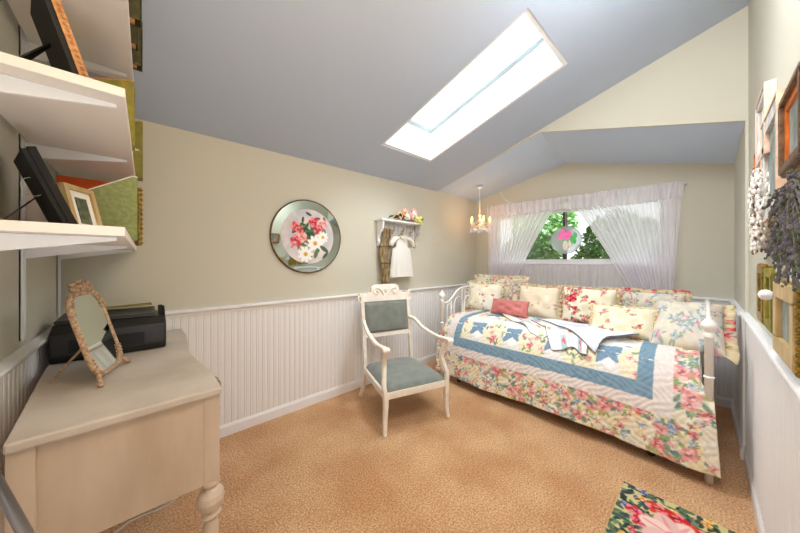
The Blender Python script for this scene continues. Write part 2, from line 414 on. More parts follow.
for nm, a, b, n in segs:
    bead('trim_%d' % k, a, b, n, .08, .93, 'white beadboard wainscot along the '+desc[nm]); k += 1
    rail('trim_%d' % k, a, b, n, CAP, 'white moulded cap rail on the wainscot of the '+desc[nm]); k += 1
    rail('baseboard_'+nm, a, b, n, BASE, 'white baseboard along the '+desc[nm])

# window 1
w1 = MB(); fx0, fx1 = XW+.05, XW+.09
w1.box(fx0, fx1, WY0, WY1, WZ0, WZ0+.035); w1.box(fx0, fx1, WY0, WY1, WZ1-.035, WZ1)
w1.box(fx0, fx1, WY0, WY0+.035, WZ0+.035, WZ1-.035); w1.box(fx0, fx1, WY1-.035, WY1, WZ0+.035, WZ1-.035)
W = struct('window_1', w1, 'white', 'wide low window over the bed behind sheer curtains')
mb = MB(); mb.box(fx0-.01, fx1-.01, 1.165, 1.205, WZ0+.035, WZ1-.035); obj('mullion', mb, 'mullion', W)
mb = MB(); mb.box(fx0+.018, fx0+.022, WY0+.035, WY1-.035, WZ0+.035, WZ1-.035); obj('window_pane', mb, 'glass', W)
mb = MB(); mb.box(XW-.05, XW+.05, WY0-.06, WY1+.06, WZ0-.03, WZ0); obj('window_sill', mb, 'white', W, bevel=.005)
mb = MB(); mb.box(XW-.014, XW, WY0-.07, WY0, WZ0, WZ1+.07); mb.box(XW-.014, XW, WY1, WY1+.07, WZ0, WZ1+.07); mb.box(XW-.014, XW, WY0, WY1, WZ1, WZ1+.07)
mb.box(XW-.014, XW, WY0-.07, WY1+.07, WZ0-.09, WZ0-.03)
obj('casing', mb, 'white', W)

# ------------------------------------------------------------------ curtains
CX = XW-.075
def rodz(y): return 2.069+(y-.128)*(2.124-2.069)/2.067
rod = thing('curtain_rod', 'thin white curtain rod above the window carrying the sheers', 'curtain rod')
mb = MB(); mb.tube([(CX, 2.215, rodz(2.2)-.02), (CX, .11, rodz(.11)-.02)], .007); obj('rod', mb, 'white', rod, smooth=True)
for y in (2.205, .12):
    mb = MB(); mb.tube([(CX, y, rodz(y)-.02), (XW, y, rodz(y)-.02)], .006); obj('bracket', mb, 'white', rod, smooth=True)
rg = random.Random(3)
def sheer(name, ya, yb, za, bot_a, bot_b, zb, bow, label, nf, side):
    def fn(u, v):
        yt = ya+(yb-ya)*u; e = v**.82 if side else v
        y = yt*(1-e)+(bot_a+(bot_b-bot_a)*u)*e
        z = rodz(yt)+(zb-rodz(yt))*v - bow*math.sin(PI*v)*u
        amp = .016*(.45+.6*v)
        x = CX+amp*math.sin(u*nf*2*PI+.6*math.sin(v*3+u*9))+.006*math.sin(u*nf*5.3*PI+v*4)
        if v < .06: x = CX+amp*.6*math.sin(u*nf*4*PI)
        return (x, y, z)
    mb = MB(); mb.grid(fn, 300, 50); pt = []
    for j in range(50):
        for i in range(300):
            u = i/299; v = j/49
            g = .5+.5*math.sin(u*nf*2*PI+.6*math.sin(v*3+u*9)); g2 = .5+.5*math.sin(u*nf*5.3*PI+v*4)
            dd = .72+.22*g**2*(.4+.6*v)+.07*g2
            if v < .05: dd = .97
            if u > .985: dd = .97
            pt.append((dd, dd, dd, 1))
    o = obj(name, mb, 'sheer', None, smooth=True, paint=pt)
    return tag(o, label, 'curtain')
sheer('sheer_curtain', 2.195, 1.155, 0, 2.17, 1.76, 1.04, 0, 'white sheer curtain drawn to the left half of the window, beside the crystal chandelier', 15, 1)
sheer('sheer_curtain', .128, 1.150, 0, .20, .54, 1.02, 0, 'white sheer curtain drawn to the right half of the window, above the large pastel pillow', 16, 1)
def cafe(u, v):
    y = .40+1.5*u; return (XW-.035+.008*math.sin(u*60*PI)+.003*math.sin(u*171), y, 1.275-v*.62)
mb = MB(); mb.grid(cafe, 420, 12); o = tag(obj('gathered_curtain', mb, 'sheer2', None, smooth=True), 'short gathered white sheer below the window sill behind the pillows', 'curtain')
# pale gathered valance sheer across the head of the window
def valf(u, v):
    y = 2.19-2.06*u; return (CX-.022+.009*math.sin(u*52*PI)+.004*math.sin(u*190), y, rodz(y)-.002-v*(.165+.01*math.sin(u*25)))
mb = MB(); mb.grid(valf, 420, 8); tag(obj('valance', mb, 'sheer', None, smooth=True, paint=[(.34+.22*(.5+.5*math.sin(i/419*52*PI)),)*3+(1,) for j in range(8) for i in range(420)]), 'gathered sheer valance running across the top of the window', 'valance')

# suncatcher in the window
sc = thing('suncatcher', 'round clear glass suncatcher with a pink flower hanging before the window', 'suncatcher', (XW+.02, 1.165, 1.575))
mb = MB(); R90 = Matrix.Rotation(PI/2, 4, 'Y')
mb.lathe([(.0, -.002), (.168, -.002), (.168, .002), (.0, .002)], n=40, mtx=R90); obj('glass_disc', mb, sheermat('frosty_glass', (232, 230, 240), .45, .6), sc)
mb = MB(); mb.tube([(0, .17*math.cos(a), .17*math.sin(a)) for a in [2*PI*i/40 for i in range(40)]], .005, 6, closed=True); obj('rim', mb, 'steel', sc, smooth=True)
mb = MB(); mb.tube([(0, 0, .17), (0, .0, .36)], .0015, 5); obj('hanging_wire', mb, 'steel', sc)
mb = MB()
for (y, z, r) in ((.02, .06, .05), (-.035, .075, .045), (.055, .04, .035), (-.01, .03, .035), (.03, .1, .03)):
    for q in range(5):
        a = q*1.257+r*30; mb.ball((-.008, y+r*.5*math.cos(a), z+r*.5*math.sin(a)), r*.5, 8, (.15, 1, 1))
obj('flower', mb, 'magenta', sc, smooth=True)
mb = MB()
for (y, z, a) in ((-.08, .03, .5), (-.1, -.02, 1.2), (-.06, -.03, 2.3), (0, -.03, 1.6), (-.11, .05, .2)):
    mb.ball((-.008, y, z), .04, 8, (.1, .55, 1), None)
obj('leaf', mb, 'gemgreen', sc, smooth=True)
mb = MB(); mb.ball((-.009, .0, -.07), .055, 10, (.1, .6, 1.2)); mb.ball((-.009, -.05, -.05), .04, 10, (.1, .5, 1.2)); obj('white_petal', mb, 'whitepetal', sc, smooth=True)

# ------------------------------------------------------------------ outside greenery
def bush(name, c, R, n, seed, label, m='leaf', base=None, ls=.05):
    rg = random.Random(seed); root = thing(name, label, 'shrub', (c[0], c[1], base if base is not None else 0))
    mb = MB()
    for _ in range(n):
        while True:
            p = Vector((rg.uniform(-1, 1), rg.uniform(-1, 1), rg.uniform(-1, 1)))
            if .35 < p.length < 1: break
        p = Vector((p.x*R[0], p.y*R[1], p.z*R[2]+c[2]-root.location.z))
        e = Euler((rg.random()*6, rg.random()*6, rg.random()*6)).to_matrix(); l = ls*rg.uniform(.6, 1.3)
        q = [p+e @ Vector(v) for v in ((0, -l, 0), (l*.45, 0, l*.1), (0, l, 0), (-l*.45, 0, l*.1))]
        mb.add(q, [(0, 1, 2, 3)])
    obj('foliage', mb, m, root)
    mb = MB()
    for i in range(5):
        a = i*1.3; mb.tube([(0, 0, 0), (R[0]*.3*math.cos(a), R[1]*.3*math.sin(a), (c[2]-root.location.z)*.6), (R[0]*.7*math.cos(a), R[1]*.7*math.sin(a), c[2]-root.location.z)], [.03, .02, .008], 6)
    obj('stem', mb, 'bark', root)
bush('garden_shrub', (4.9, .80, 1.1), (.45, .60, .95), 4600, 1, 'leafy green shrub outside the window, low behind the right of the glass', base=-.1)
bush('garden_shrub', (4.9, 2.03, 1.0), (.45, .60, .85), 4200, 2, 'leafy green shrub outside the window, low behind the left of the glass', base=-.1)
bush('garden_tree', (6.2, 2.3, 2.2), (.6, .62, .95), 2600, 3, 'green tree crown outside the window, above the suncatcher', base=-.1, ls=.07)
mb = MB(); mb.hexa([(XW+T+.01, -1, 2.35), (XW+T+1.1, -1, 2.12), (XW+T+1.1, 4, 2.12), (XW+T+.01, 4, 2.35)], [(XW+T+.01, -1, 2.40), (XW+T+1.1, -1, 2.17), (XW+T+1.1, 4, 2.17), (XW+T+.01, 4, 2.40)]); struct('trim_11', mb, 'white', 'added white overhang outside, cutting the high sky off from the window')  # overhang added to keep bright high sky off the sheers
mb = MB(); mb.box(XW+T+.02, 9, -3, 7, -.3, -.1); tag(obj('ground', mb, 'leafdark'), 'ground outside', None, None, 'structure')

# ------------------------------------------------------------------ daybed
bed = thing('daybed', 'white enamelled metal daybed with ball finials and curled end panels', 'bed', (0, 0, 0))
BX0, BX1, BY0, BY1 = 2.455, 3.48, -.020, 1.985
def post(x, y):
    mb = MB()
    mb.lathe([(.019, 0), (.019, .86), (.023, .864), (.023, .874), (.017, .88), (.014, .888), (.024, .898), (.034, .914), (.036, .926), (.032, .942), (.020, .956), (.012, .964), (.012, .976), (.005, .984)], (x, y, 0), 20)
    for z in (.62, .86): mb.lathe([(.019, -.008), (.024, -.004), (.024, .004), (.019, .008)], (x, y, z), 20)
    return mb
for x in (BX0, BX1):
    for y in (BY0, BY1): obj('post', post(x, y), 'bedwhite', bed, smooth=True)
def end_panel(y):
    mb = MB(); L = BX1-BX0
    P = lambda s, z: (BX0+L*s, y, z)
    top = [P(.0, .835), P(.08, .84), P(.16, .87), P(.26, .95), P(.36, .99), (P(.5, 1.0)), P(.64, .99), P(.74, .95), P(.84, .87), P(.92, .84), P(1, .835)]
    mb.tube(smooth_path(top, 6), .0105, 8)
    mb.tube([P(0, .42), P(1, .42)], .011, 8)
    for s in (.16, .84):
        g = 1 if s < .5 else -1
        mb.tube(smooth_path([P(s-.07*g, .42), P(s-.07*g, .70), P(s-.06*g, .80), P(s-.0*g, .815), P(s+.02*g, .775), P(s-.015*g, .755)], 6), .0065, 8)
        mb.tube([P(s, .42), P(s, .85)], .006, 8)
    for a in (.30, .5, .70):
        w = .085
        mb.tube(smooth_path([P(a-w, .42), P(a-w, .78), P(a-w*.5, .87), P(a, .885), P(a+w*.5, .87), P(a+w, .78), P(a+w, .42)], 6), .0065, 8)
    for a in (.4, .6):
        mb.tube(smooth_path([P(a-.012, .42), P(a-.03, .9), P(a-.012, .975), P(a+.012, .975), P(a+.03, .9), P(a+.012, .42)], 5), .006, 8)
    return mb
for y in (BY0, BY1): obj('end_panel', end_panel(y), 'bedwhite', bed, smooth=True)
mb = MB(); L = BY1-BY0
P = lambda s, z: (BX1, BY0+L*s, z)
mb.tube(smooth_path([P(0, .835), P(.06, .845), P(.14, .90), P(.24, .99), P(.36, 1.01), P(.5, 1.03), P(.64, 1.01), P(.76, .99), P(.86, .90), P(.94, .845), P(1, .835)], 6), .0105, 8)
mb.tube([P(0, .42), P(1, .42)], .011, 8)
for i in range(1, 12):
    s = i/12; mb.tube([P(s, .42), P(s, .85+.15*math.sin(PI*s))], .0065, 8)
obj('back_panel', mb, 'bedwhite', bed, smooth=True)
mb = MB(); mb.bar((BX0+.01, BY0, .385), (BX0+.01, BY1, .385), .02, .06); mb.bar((BX1-.01, BY0, .385), (BX1-.01, BY1, .385), .02, .06)
for i in range(9):
    y = BY0+.12+i*.215; mb.bar((BX0+.02, y, .37), (BX1-.02, y, .37), .05, .012)
obj('side_rail', mb, 'bedwhite', bed)
mt = MB(); mt.box(BX0+.045, BX1-.03, BY0+.03, BY1-.03, .40, .655)
tag(obj('mattress', mt, 'cream', None, bevel=.05), 'cream mattress on the daybed under the patchwork quilt', 'mattress')

# trundle below
tr = thing('trundle_bed', 'low trundle frame on small casters tucked under the daybed', 'trundle bed')
mb = MB(); X0, X1, Y0, Y1 = 2.47, 3.40, .10, 1.90
for a, b in (((X0, Y0), (X1, Y0)), ((X1, Y0), (X1, Y1)), ((X1, Y1), (X0, Y1))): mb.bar((*a, .105), (*b, .105), .025, .04)
obj('frame', mb, 'bedwhite', tr)
mb = MB(); mb.bar((X0-.01, Y0-.02, .083), (X0-.01, Y1+.04, .083), .02, .036); obj('front_rail', mb, 'bedwhite', tr)
mb = MB(); mb.box(X0+.03, X1-.02, Y0+.02, Y1-.02, .125, .28); obj('trundle_mattress', mb, 'cream', tr, bevel=.03)
for x, y in ((X0+.03, .24), (X0+.03, 1.79), (X1-.03, .24), (X1-.03, 1.79)):
    mb = MB(); mb.bar((x, y, .05), (x, y, .10), .012, .03); mb.tube([(x-.012, y, .05), (x-.012, y, .03)], .004); c = obj('caster', mb, 'steel', tr)
    mb = MB(); mb.lathe([(.003, -.009), (.022, -.009), (.025, 0), (.022, .009), (.003, .009)], n=16, mtx=Matrix.Translation((x, y, .025)) @ R90); obj('wheel', mb, 'rubber', c, smooth=True)

# quilt
ZT = .685
prof = smooth_path([(3.47, .66), (3.3, ZT), (3.0, ZT+.005), (2.75, ZT+.005), (2.62, ZT), (2.54, ZT-.02), (2.475, ZT-.07), (2.445, .55), (2.43, .42), (2.42, .28), (2.41, .15), (2.405, .085)], 10) if False else None
pp_ = smooth_path([(3.47, .665, 0), (3.3, ZT, 0), (3.0, ZT+.005, 0), (2.75, ZT+.008, 0), (2.62, ZT+.002, 0), (2.545, ZT-.025, 0), (2.49, ZT-.09, 0), (2.455, .52, 0), (2.425, .40, 0), (2.415, .27, 0), (2.41, .17, 0), (2.405, .09, 0)], 12)
arc = [0]
for i in range(1, len(pp_)): arc.append(arc[-1]+(pp_[i]-pp_[i-1]).length)
LV = arc[-1]
def prof_at(s):
    s = min(max(s, 0), LV)
    lo, hi = 0, len(arc)-1
    while hi-lo > 1:
        m_ = (lo+hi)//2
        if arc[m_] <= s: lo = m_
        else: hi = m_
    t = (s-arc[lo])/max(1e-9, arc[hi]-arc[lo]); p = pp_[lo].lerp(pp_[hi], t); return p.x, p.y
def s_at_z(z):
    return next(arc[i] for i in range(len(pp_)//2, len(pp_)) if pp_[i].y <= z)
sb0, sb1, sw1 = s_at_z(.505), s_at_z(.415), s_at_z(.335)
QY0, QY1 = -.035, 2.02; QW = QY1-QY0
cv = Canvas(QW, LV, (236, 228, 208), .004, 11)
reds = [(222, 128, 126), (230, 156, 152), (210, 108, 108), (238, 190, 180)]
pal = reds+[(150, 170, 196), (176, 190, 206), (238, 206, 120)]
lf = ((130, 160, 140), (156, 178, 130), (110, 144, 150), (176, 186, 120))
cv.mottle((234, 218, 172), 420, .02, .05, .6); cv.mottle((206, 214, 214), 260, .02, .04, .5); cv.mottle((246, 240, 222), 500, .015, .04, .6)
cv.scatter(380, .010, .024, pal, lf, 3); cv.scatter(60, .03, .048, reds[:2]+[(230, 150, 150)], lf, 4)
# y coordinate in canvas = Y-QY0
Yc = lambda y: y-QY0
# pale strip then blue strip then field
cv.rect(Yc(.13), Yc(1.90), 0, sw1, (232, 224, 220)); cv.mottle((236, 214, 206), 260, .01, .025, .5, (Yc(.13), Yc(1.90), 0, sw1))
cv.rect(Yc(.225), Yc(1.815), 0, sb1, (128, 158, 178)); cv.mottle((106, 138, 162), 500, .008, .02, .5, (Yc(.23), Yc(1.81), 0, sb1))
fx0_, fx1_ = Yc(.305), Yc(1.735)
save = cv.a.copy()
f = Canvas(QW, LV, (232, 232, 230), .004, 5)
f.mottle((228, 232, 228), 300, .01, .04, .5)
cell = .36; c0 = 1.55
for r in range(4):
    sc_ = sb0-.135-r*.36
    for kk in range(-1, 6):
        yc = Yc(c0-kk*cell)+(0 if r % 2 == 0 else 0)
        # floral diamond patch between the blue ones
        yo = yc+cell/2
        f.poly([(yo, sc_-.15), (yo+.13, sc_), (yo+.10, sc_+.14), (yo-.10, sc_+.14), (yo-.13, sc_)], (240, 232, 204))
        for _ in range(14):
            x_ = yo+f.rg.uniform(-.1, .1); y_ = sc_+f.rg.uniform(-.1, .12); f.leaf(x_, y_, .022, f.rg.random()*6, f.rg.choice(lf))
        for _ in range(6):
            x_ = yo+f.rg.uniform(-.09, .09); y_ = sc_+f.rg.uniform(-.08, .11); f.rose(x_, y_, f.rg.uniform(.014, .028), f.rg.choice(pal))
        f.poly([(yc-.07, sc_-.075), (yc+.07, sc_-.06), (yc+.075, sc_+.085), (yc+.035, sc_+.05), (yc, sc_+.02), (yc-.035, sc_+.045), (yc-.065, sc_+.05)], (126, 156, 180))
        f.poly([(yc-.045, sc_+.075), (yc, sc_+.02), (yc+.04, sc_+.07), (yc-.002, sc_+.11)], (252, 250, 248))
mask = ((cv.X >= fx0_) & (cv.X < fx1_) & (cv.Y < sb0))[..., None]
cv.a = np.where(mask, f.a, cv.a)
# shade of the stitched puckers, darkened into the print
cv.a *= (1-.05*np.clip(np.sin(cv.X*150+2*np.sin(cv.Y*60))*np.sin(cv.Y*150+2*np.sin(cv.X*55)), 0, 1))[..., None]
NU, NV = 330, 260
def quilt(u, v):
    y = QY0+QW*u; s = LV*v; x, z = prof_at(s)
    hang = max(0, (.58-z)/.5) if x < 2.6 else 0
    e = 1-min(1, min(u, 1-u)/.03)                    # distance to the ends
    if z > .5:                                       # tucked behind the posts at the top
        if u < .03: y += (.052)*(1-u/.03)*min(1, (z-.5)/.08)
        if u > .97: y -= (.052)*(1-(1-u)/.03)*min(1, (z-.5)/.08)
    y += (-.03 if u < .1 else 0)*hang*(1-u/.1 if u < .1 else 0)
    x -= hang*(.010*math.sin(y*9+1)+.006*math.sin(y*23)+.012) if hang else 0
    zz = z - (.012*math.sin(y*5+1)*hang)
    pf = .0026*math.sin(y*105+2*math.sin(s*38))*math.sin(s*105+2*math.sin(y*35))
    slump = .012*math.sin(y*4.3+.5)*math.sin(min(1, s/.9)*PI) if x > 2.5 else 0
    nx, nz = (0, 1) if x > 2.6 else ((-1, 0) if z < .6 else (-.7, .7))
    return (x+nx*pf, y, zz+nz*pf+slump)
q = painted_grid('patchwork_quilt', quilt, NU, NV, cv, lambda u, v: (QW*u, LV*v), solid=.012)
tag(q, 'yellow and pink floral patchwork quilt with blue bands spread over the daybed', 'quilt')

# pillows -------------------------------------------------------------
def pillow(name, label, c, w, h, d, rx, rz, canvas=None, m=None, ruffle=0., rcol=None, n=80, ry=0., ruff_sides=(1, 1, 1, 1), seed=1):
    """w along local x, h along local z, thickness local y; lean = rx."""
    root = thing(name, label, 'pillow', c, rot=Euler((rx, ry, rz), 'XYZ'))
    def surf(sgn):
        def fn(u, v):
            a = 2*u-1; b = 2*v-1
            pin = 1-.05*(1-(abs(b))**2.2)*0
            x = w/2*a*(1-.045*(1-abs(b))**1.5*0+.0)*(1-.05*(1-b*b)); z = h/2*b*(1-.06*(1-a*a))
            t = ((1-a**4)*(1-b**4))**.55*d/2
            t += .003*math.sin(a*7+seed)*math.sin(b*6+seed*2)*(1-a*a)*(1-b*b)*4
            return (x, sgn*t, z+h/2)
        return fn
    mb = MB(); mb.grid(surf(-1), n, n); nv = n*n; mb.grid(surf(1), n, n)
    pt = None
    if canvas:
        U = [canvas.w*i/(n-1) for j in range(n) for i in range(n)]*2; V = [canvas.h*(1-j/(n-1)) for j in range(n) for i in range(n)]*2
        pt = canvas.sample(U, V)
    obj('cushion_cover', mb, m or 'paint', root, smooth=True, paint=pt)
    if ruffle:
        per = []
        N = 240
        for i in range(N):
            t = 4*i/N; sd = int(t); fr = 2*(t-sd)-1
            a, b = ((fr, -1), (1, fr), (-fr, 1), (-1, -fr))[sd]
            per.append((w/2*a*(1-.05*(1-b*b)), h/2*b*(1-.06*(1-a*a))+h/2, sd, fr))
        vs = []; fs = []; cs = []
        c2 = Canvas(.5, .5, rcol[0], .005, seed)
        c2.scatter(420, .012, .022, rcol[1:], lf, 2)
        for i, (x, z, sd, fr) in enumerate(per):
            e = ruffle*(1 if ruff_sides[sd] else .15)
            ox, oz = ((0, -1), (1, 0), (0, 1), (-1, 0))[sd]
            # round corners
            if abs(fr) > .8:
                k2 = (abs(fr)-.8)/.2*.5; nx_, nz_ = (((1, 0) if fr > 0 else (-1, 0)), ((0, 1) if fr > 0 else (0, -1)), ((-1, 0) if fr > 0 else (1, 0)), ((0, -1) if fr > 0 else (0, 1)))[sd]
                ox, oz = ox*(1-k2)+nx_*k2, oz*(1-k2)+nz_*k2
                l_ = math.hypot(ox, oz); ox /= l_; oz /= l_
            for j in range(4):
                g = j/3; wv = .014*g*math.sin(i*.85)+.005*g*math.sin(i*2.1)
                vs.append((x+ox*e*g, wv, z+oz*e*g)); cs.append((i*.0085 % .5, j*.02+sd*.1))
        for i in range(N):
            k2 = (i+1) % N
            for j in range(3): fs.append((i*4+j, k2*4+j, k2*4+j+1, i*4+j+1))
        mb = MB(); mb.add(vs, fs)
        obj('ruffle', mb, 'paint', root, smooth=True, paint=c2.sample([a for a, b in cs], [b for a, b in cs]), solid=.003)
    return root
RZ = PI/2   # local x along +Y; the back of the pillow (+y local) points to -X, so lean with negative sign below
def place_pillow(nm, lb, y0, y1, z0, z1, x0, th, lean, canvas=None, turn=0., **k):
    # local x -> -Y, local y -> +X : rz = -90 deg ; lean back about local x
    w = abs(y1-y0); h = (z1-z0)/math.cos(lean)
    return pillow(nm, lb, (x0, (y0+y1)/2, z0), w, h, th, -lean, -PI/2+turn, canvas=canvas, **k)
def cvp(bg, seed, w=.5, h=.45): return Canvas(w, h, bg, .004, seed)
small = ((150, 170, 130), (170, 184, 140))
# back row
c = cvp((226, 220, 200), 21, .78, .42); c.mottle((226, 210, 170), 80, .02, .05, .5); c.scatter(150, .02, .038, [(214, 140, 144), (226, 176, 170), (186, 196, 170)], lf, 4)
place_pillow('sham_pillow', 'pale floral sham with a ruffled rim at the far left, behind the cream rosebud pillow', 2.13, 1.44, .70, 1.10, 3.26, .16, .30, c, ruffle=.035, rcol=((230, 220, 190), (210, 90, 96), (226, 150, 150), (200, 180, 90)), seed=2)
c = cvp((232, 224, 206), 22, .7, .4); c.mottle((206, 204, 200), 70, .02, .05, .5); c.scatter(120, .016, .038, [(206, 150, 160), (226, 184, 180), (180, 190, 196), (214, 176, 170)], lf, 4)
place_pillow('sham_pillow', 'pastel floral sham with a red and yellow ruffled rim, standing behind the small rose bolster', .53, .10, .72, 1.03, 3.28, .15, .25, c, ruffle=.035, rcol=((222, 208, 176), (190, 40, 60), (206, 70, 80), (140, 130, 60)), seed=3)
c = cvp((238, 230, 210), 23, .48, .40); c.mottle((238, 220, 184), 60, .02, .05, .45); c.scatter(50, .010, .015, [(214, 120, 120), (226, 160, 150)], small, 1)
for i in range(9): c.rect(0, .48, i*.045, i*.045+.003, (216, 204, 176), .5)
place_pillow('square_pillow', 'cream tufted pillow with tiny rosebuds, in the middle behind the pink bolster', 1.44, 1.01, .69, 1.03, 3.14, .16, .22, c, ruffle=.03, rcol=((222, 206, 170), (190, 120, 100), (200, 160, 90)), seed=4)
c = cvp((240, 234, 214), 24, .46, .40); c.mottle((226, 222, 190), 60, .02, .04, .5); c.scatter(260, .012, .028, [(190, 30, 50), (214, 90, 100), (226, 130, 130)], ((110, 130, 90), (160, 150, 80)), 3)
c.rose(.10, .13, .042, (200, 20, 44))
place_pillow('square_pillow', 'white pillow printed with dark red roses, right of centre on the bed', .96, .52, .69, 1.05, 3.05, .17, .24, c, ruffle=.02, rcol=((214, 194, 160), (180, 60, 60), (190, 140, 90)), seed=5)
# front row
c = cvp((244, 240, 226), 25, .46, .38); c.mottle((240, 228, 190), 50, .02, .05, .5); c.scatter(80, .010, .017, [(206, 80, 90), (226, 140, 140), (160, 160, 190)], small, 2)
place_pillow('square_pillow', 'cream pillow with scattered small rosebuds leaning at the far left of the bed', 2.10, 1.64, .69, 1.03, 3.08, .16, .26, c, ruffle=.03, rcol=((236, 226, 196), (220, 150, 120), (230, 200, 150)), seed=6)
place_pillow('bolster_pillow', 'small dusty pink satin bolster leaning in front of the cream pillows', 1.66, 1.24, .715, .88, 2.93, .12, .35, None, m='pinkpillow', seed=7)
c = cvp((244, 236, 214), 26, .42, .26); c.mottle((238, 224, 184), 40, .015, .04, .6); c.scatter(110, .011, .018, [(206, 40, 56), (226, 130, 120)], ((140, 170, 110), (120, 150, 100)), 3)
place_pillow('bolster_pillow', 'small yellow and white bolster with red rosebuds leaning before the red rose pillow', .66, .25, .705, .93, 2.80, .13, .42, c, ruffle=.018, rcol=((232, 220, 186), (220, 140, 110), (230, 200, 130)), seed=8)
c = cvp((228, 222, 204), 27, .6, .5); c.mottle((204, 206, 200), 120, .02, .05, .5); c.mottle((232, 206, 196), 60, .02, .05, .5); c.scatter(100, .02, .045, [(208, 156, 168), (224, 184, 184), (178, 190, 190)], ((170, 184, 160), (156, 176, 174)), 4)
place_pillow('sham_pillow', 'large pastel floral sham with yellow and red ruffle at the right end of the daybed', .27, -.10, .69, .985, 2.74, .17, .85, c, ruffle=.055, ruff_sides=(0, 1, 0, 0), rcol=((228, 212, 176), (200, 40, 60), (220, 100, 90), (150, 140, 70)), seed=9)

# folded blanket on the bed -----------------------------------------------
bl = thing('folded_blanket', 'white and pale blue pieced blanket with dark binding folded loosely on the quilt', 'blanket')
def quilt_top(x):
    if x >= 3.4: return ZT
    best = min(range(12, len(pp_)), key=lambda i: abs(pp_[i].x-x)+(1 if pp_[i].y < .5 else 0)); return pp_[best].y
def patchfn(corners, lift, nu, nv, wav=.006, seed=0):
    (a, b, c_, d_) = [Vector(p) for p in corners]; k = .5
    def fn(u, v):
        p = (a*(1-u)+b*u)*(1-v)+(d_*(1-u)+c_*u)*v
        x = p.x+.025*math.sin(u*6.5+seed*2)*(abs(v-.5)*2)+.012*math.sin(v*9+seed); y = p.y+.022*math.sin(v*7+seed)*(abs(u-.5)*2)
        z = quilt_top(max(x, 2.47))+lift+.012*math.sin(y*4.3+.5)*.8+.008*math.sin(u*9+seed)*math.sin(v*7+seed*1.7)+.006*math.sin(u*4+v*11)
        return (x, y, z)
    return fn
cb = Canvas(.7, .7, (222, 228, 240), .005, 31); cb.mottle((214, 222, 238), 60, .03, .08, .5); cb.mottle((248, 246, 246), 60, .03, .08, .5)
cb2 = Canvas(.7, .5, (240, 232, 236), .005, 32)
for i in range(7):
    for j in range(5):
        cb2.rect(i*.1, i*.1+.1, j*.1, j*.1+.1, [(244, 240, 240), (240, 214, 216), (236, 240, 246), (246, 238, 214), (170, 206, 210), (244, 244, 240)][(i*2+j*3) % 6])
        if (i+j) % 3 == 0: cb2.rose(i*.1+.05, j*.1+.05, .03, (222, 120, 130))
zq = .705
def layer(name, cor, lift, cvx, seed, m='paint'):
    fn = patchfn(cor, lift, 40, 40, .007, seed)
    painted_grid(name, fn, 50, 50, cvx, lambda u, v: (cvx.w*u, cvx.h*v), parent=bl, solid=.006)
    mb = MB(); pts = [fn(i/30, 0) for i in range(30)]+[fn(1, i/30) for i in range(30)]+[fn(1-i/30, 1) for i in range(30)]+[fn(0, 1-i/30) for i in range(30)]
    mb.tube([(x, y, z+.001) for x, y, z in pts], .0035, 6, closed=True); obj('binding', mb, 'blanketbind', bl, smooth=True)
layer('lower_fold', [(2.95, 1.58, zq), (3.06, 1.10, zq), (2.60, .80, zq-.004), (2.52, 1.02, zq-.04)], .020, cb2, 1)
layer('middle_fold', [(2.86, 1.15, zq), (2.96, .60, zq), (2.46, .58, zq-.055), (2.50, .84, zq-.03)], .034, cb2, 2)
layer('top_fold', [(2.88, 1.12, zq), (3.02, .50, zq), (2.74, .34, zq), (2.49, .56, zq-.035)], .050, cb, 3)

# ------------------------------------------------------------------ armchair
ch = thing('armchair', 'white painted wooden armchair with blue grey velvet seat and carved crest rail', 'chair', (1.675, 1.812, 0), -.285)
def cpiece(name, mb, m='chairwhite', bevel=.005, **k): return obj(name, mb, m, ch, bevel=bevel, **k)
FW, BW, FD, BD = .275, .245, -.285, .285        # half widths, front/back y
# seat rails
mb = MB(); mb.box(-FW, FW, FD-.012, FD+.02, .262, .315); mb.box(-BW, BW, BD-.03, BD, .262, .315)
for s in (-1, 1): mb.hexa([(s*FW-.014, FD, .262), (s*FW+.014, FD, .262), (s*BW+.014, BD, .262), (s*BW-.014, BD, .262)], [(s*FW-.014, FD, .315), (s*FW+.014, FD, .315), (s*BW+.014, BD, .315), (s*BW-.014, BD, .315)])
cpiece('seat_frame', mb)
def seatf(u, v):
    a = 2*u-1; b = 2*v-1; hw = FW*(1-v)+BW*v-.004
    e = ((1-abs(a)**6)*(1-abs(b)**6))**.4
    return (hw*a, FD-.008+(BD-FD+.004)*v, .318+.052*e+.014*(1-a*a)*(1-b*b))
mb = MB(); mb.grid(seatf, 30, 30); n0 = len(mb.v)
mb.grid(lambda u, v: (seatf(u, v)[0], seatf(u, v)[1], .312), 30, 30)
cpiece('seat', mb, 'velvet', bevel=0, smooth=True)
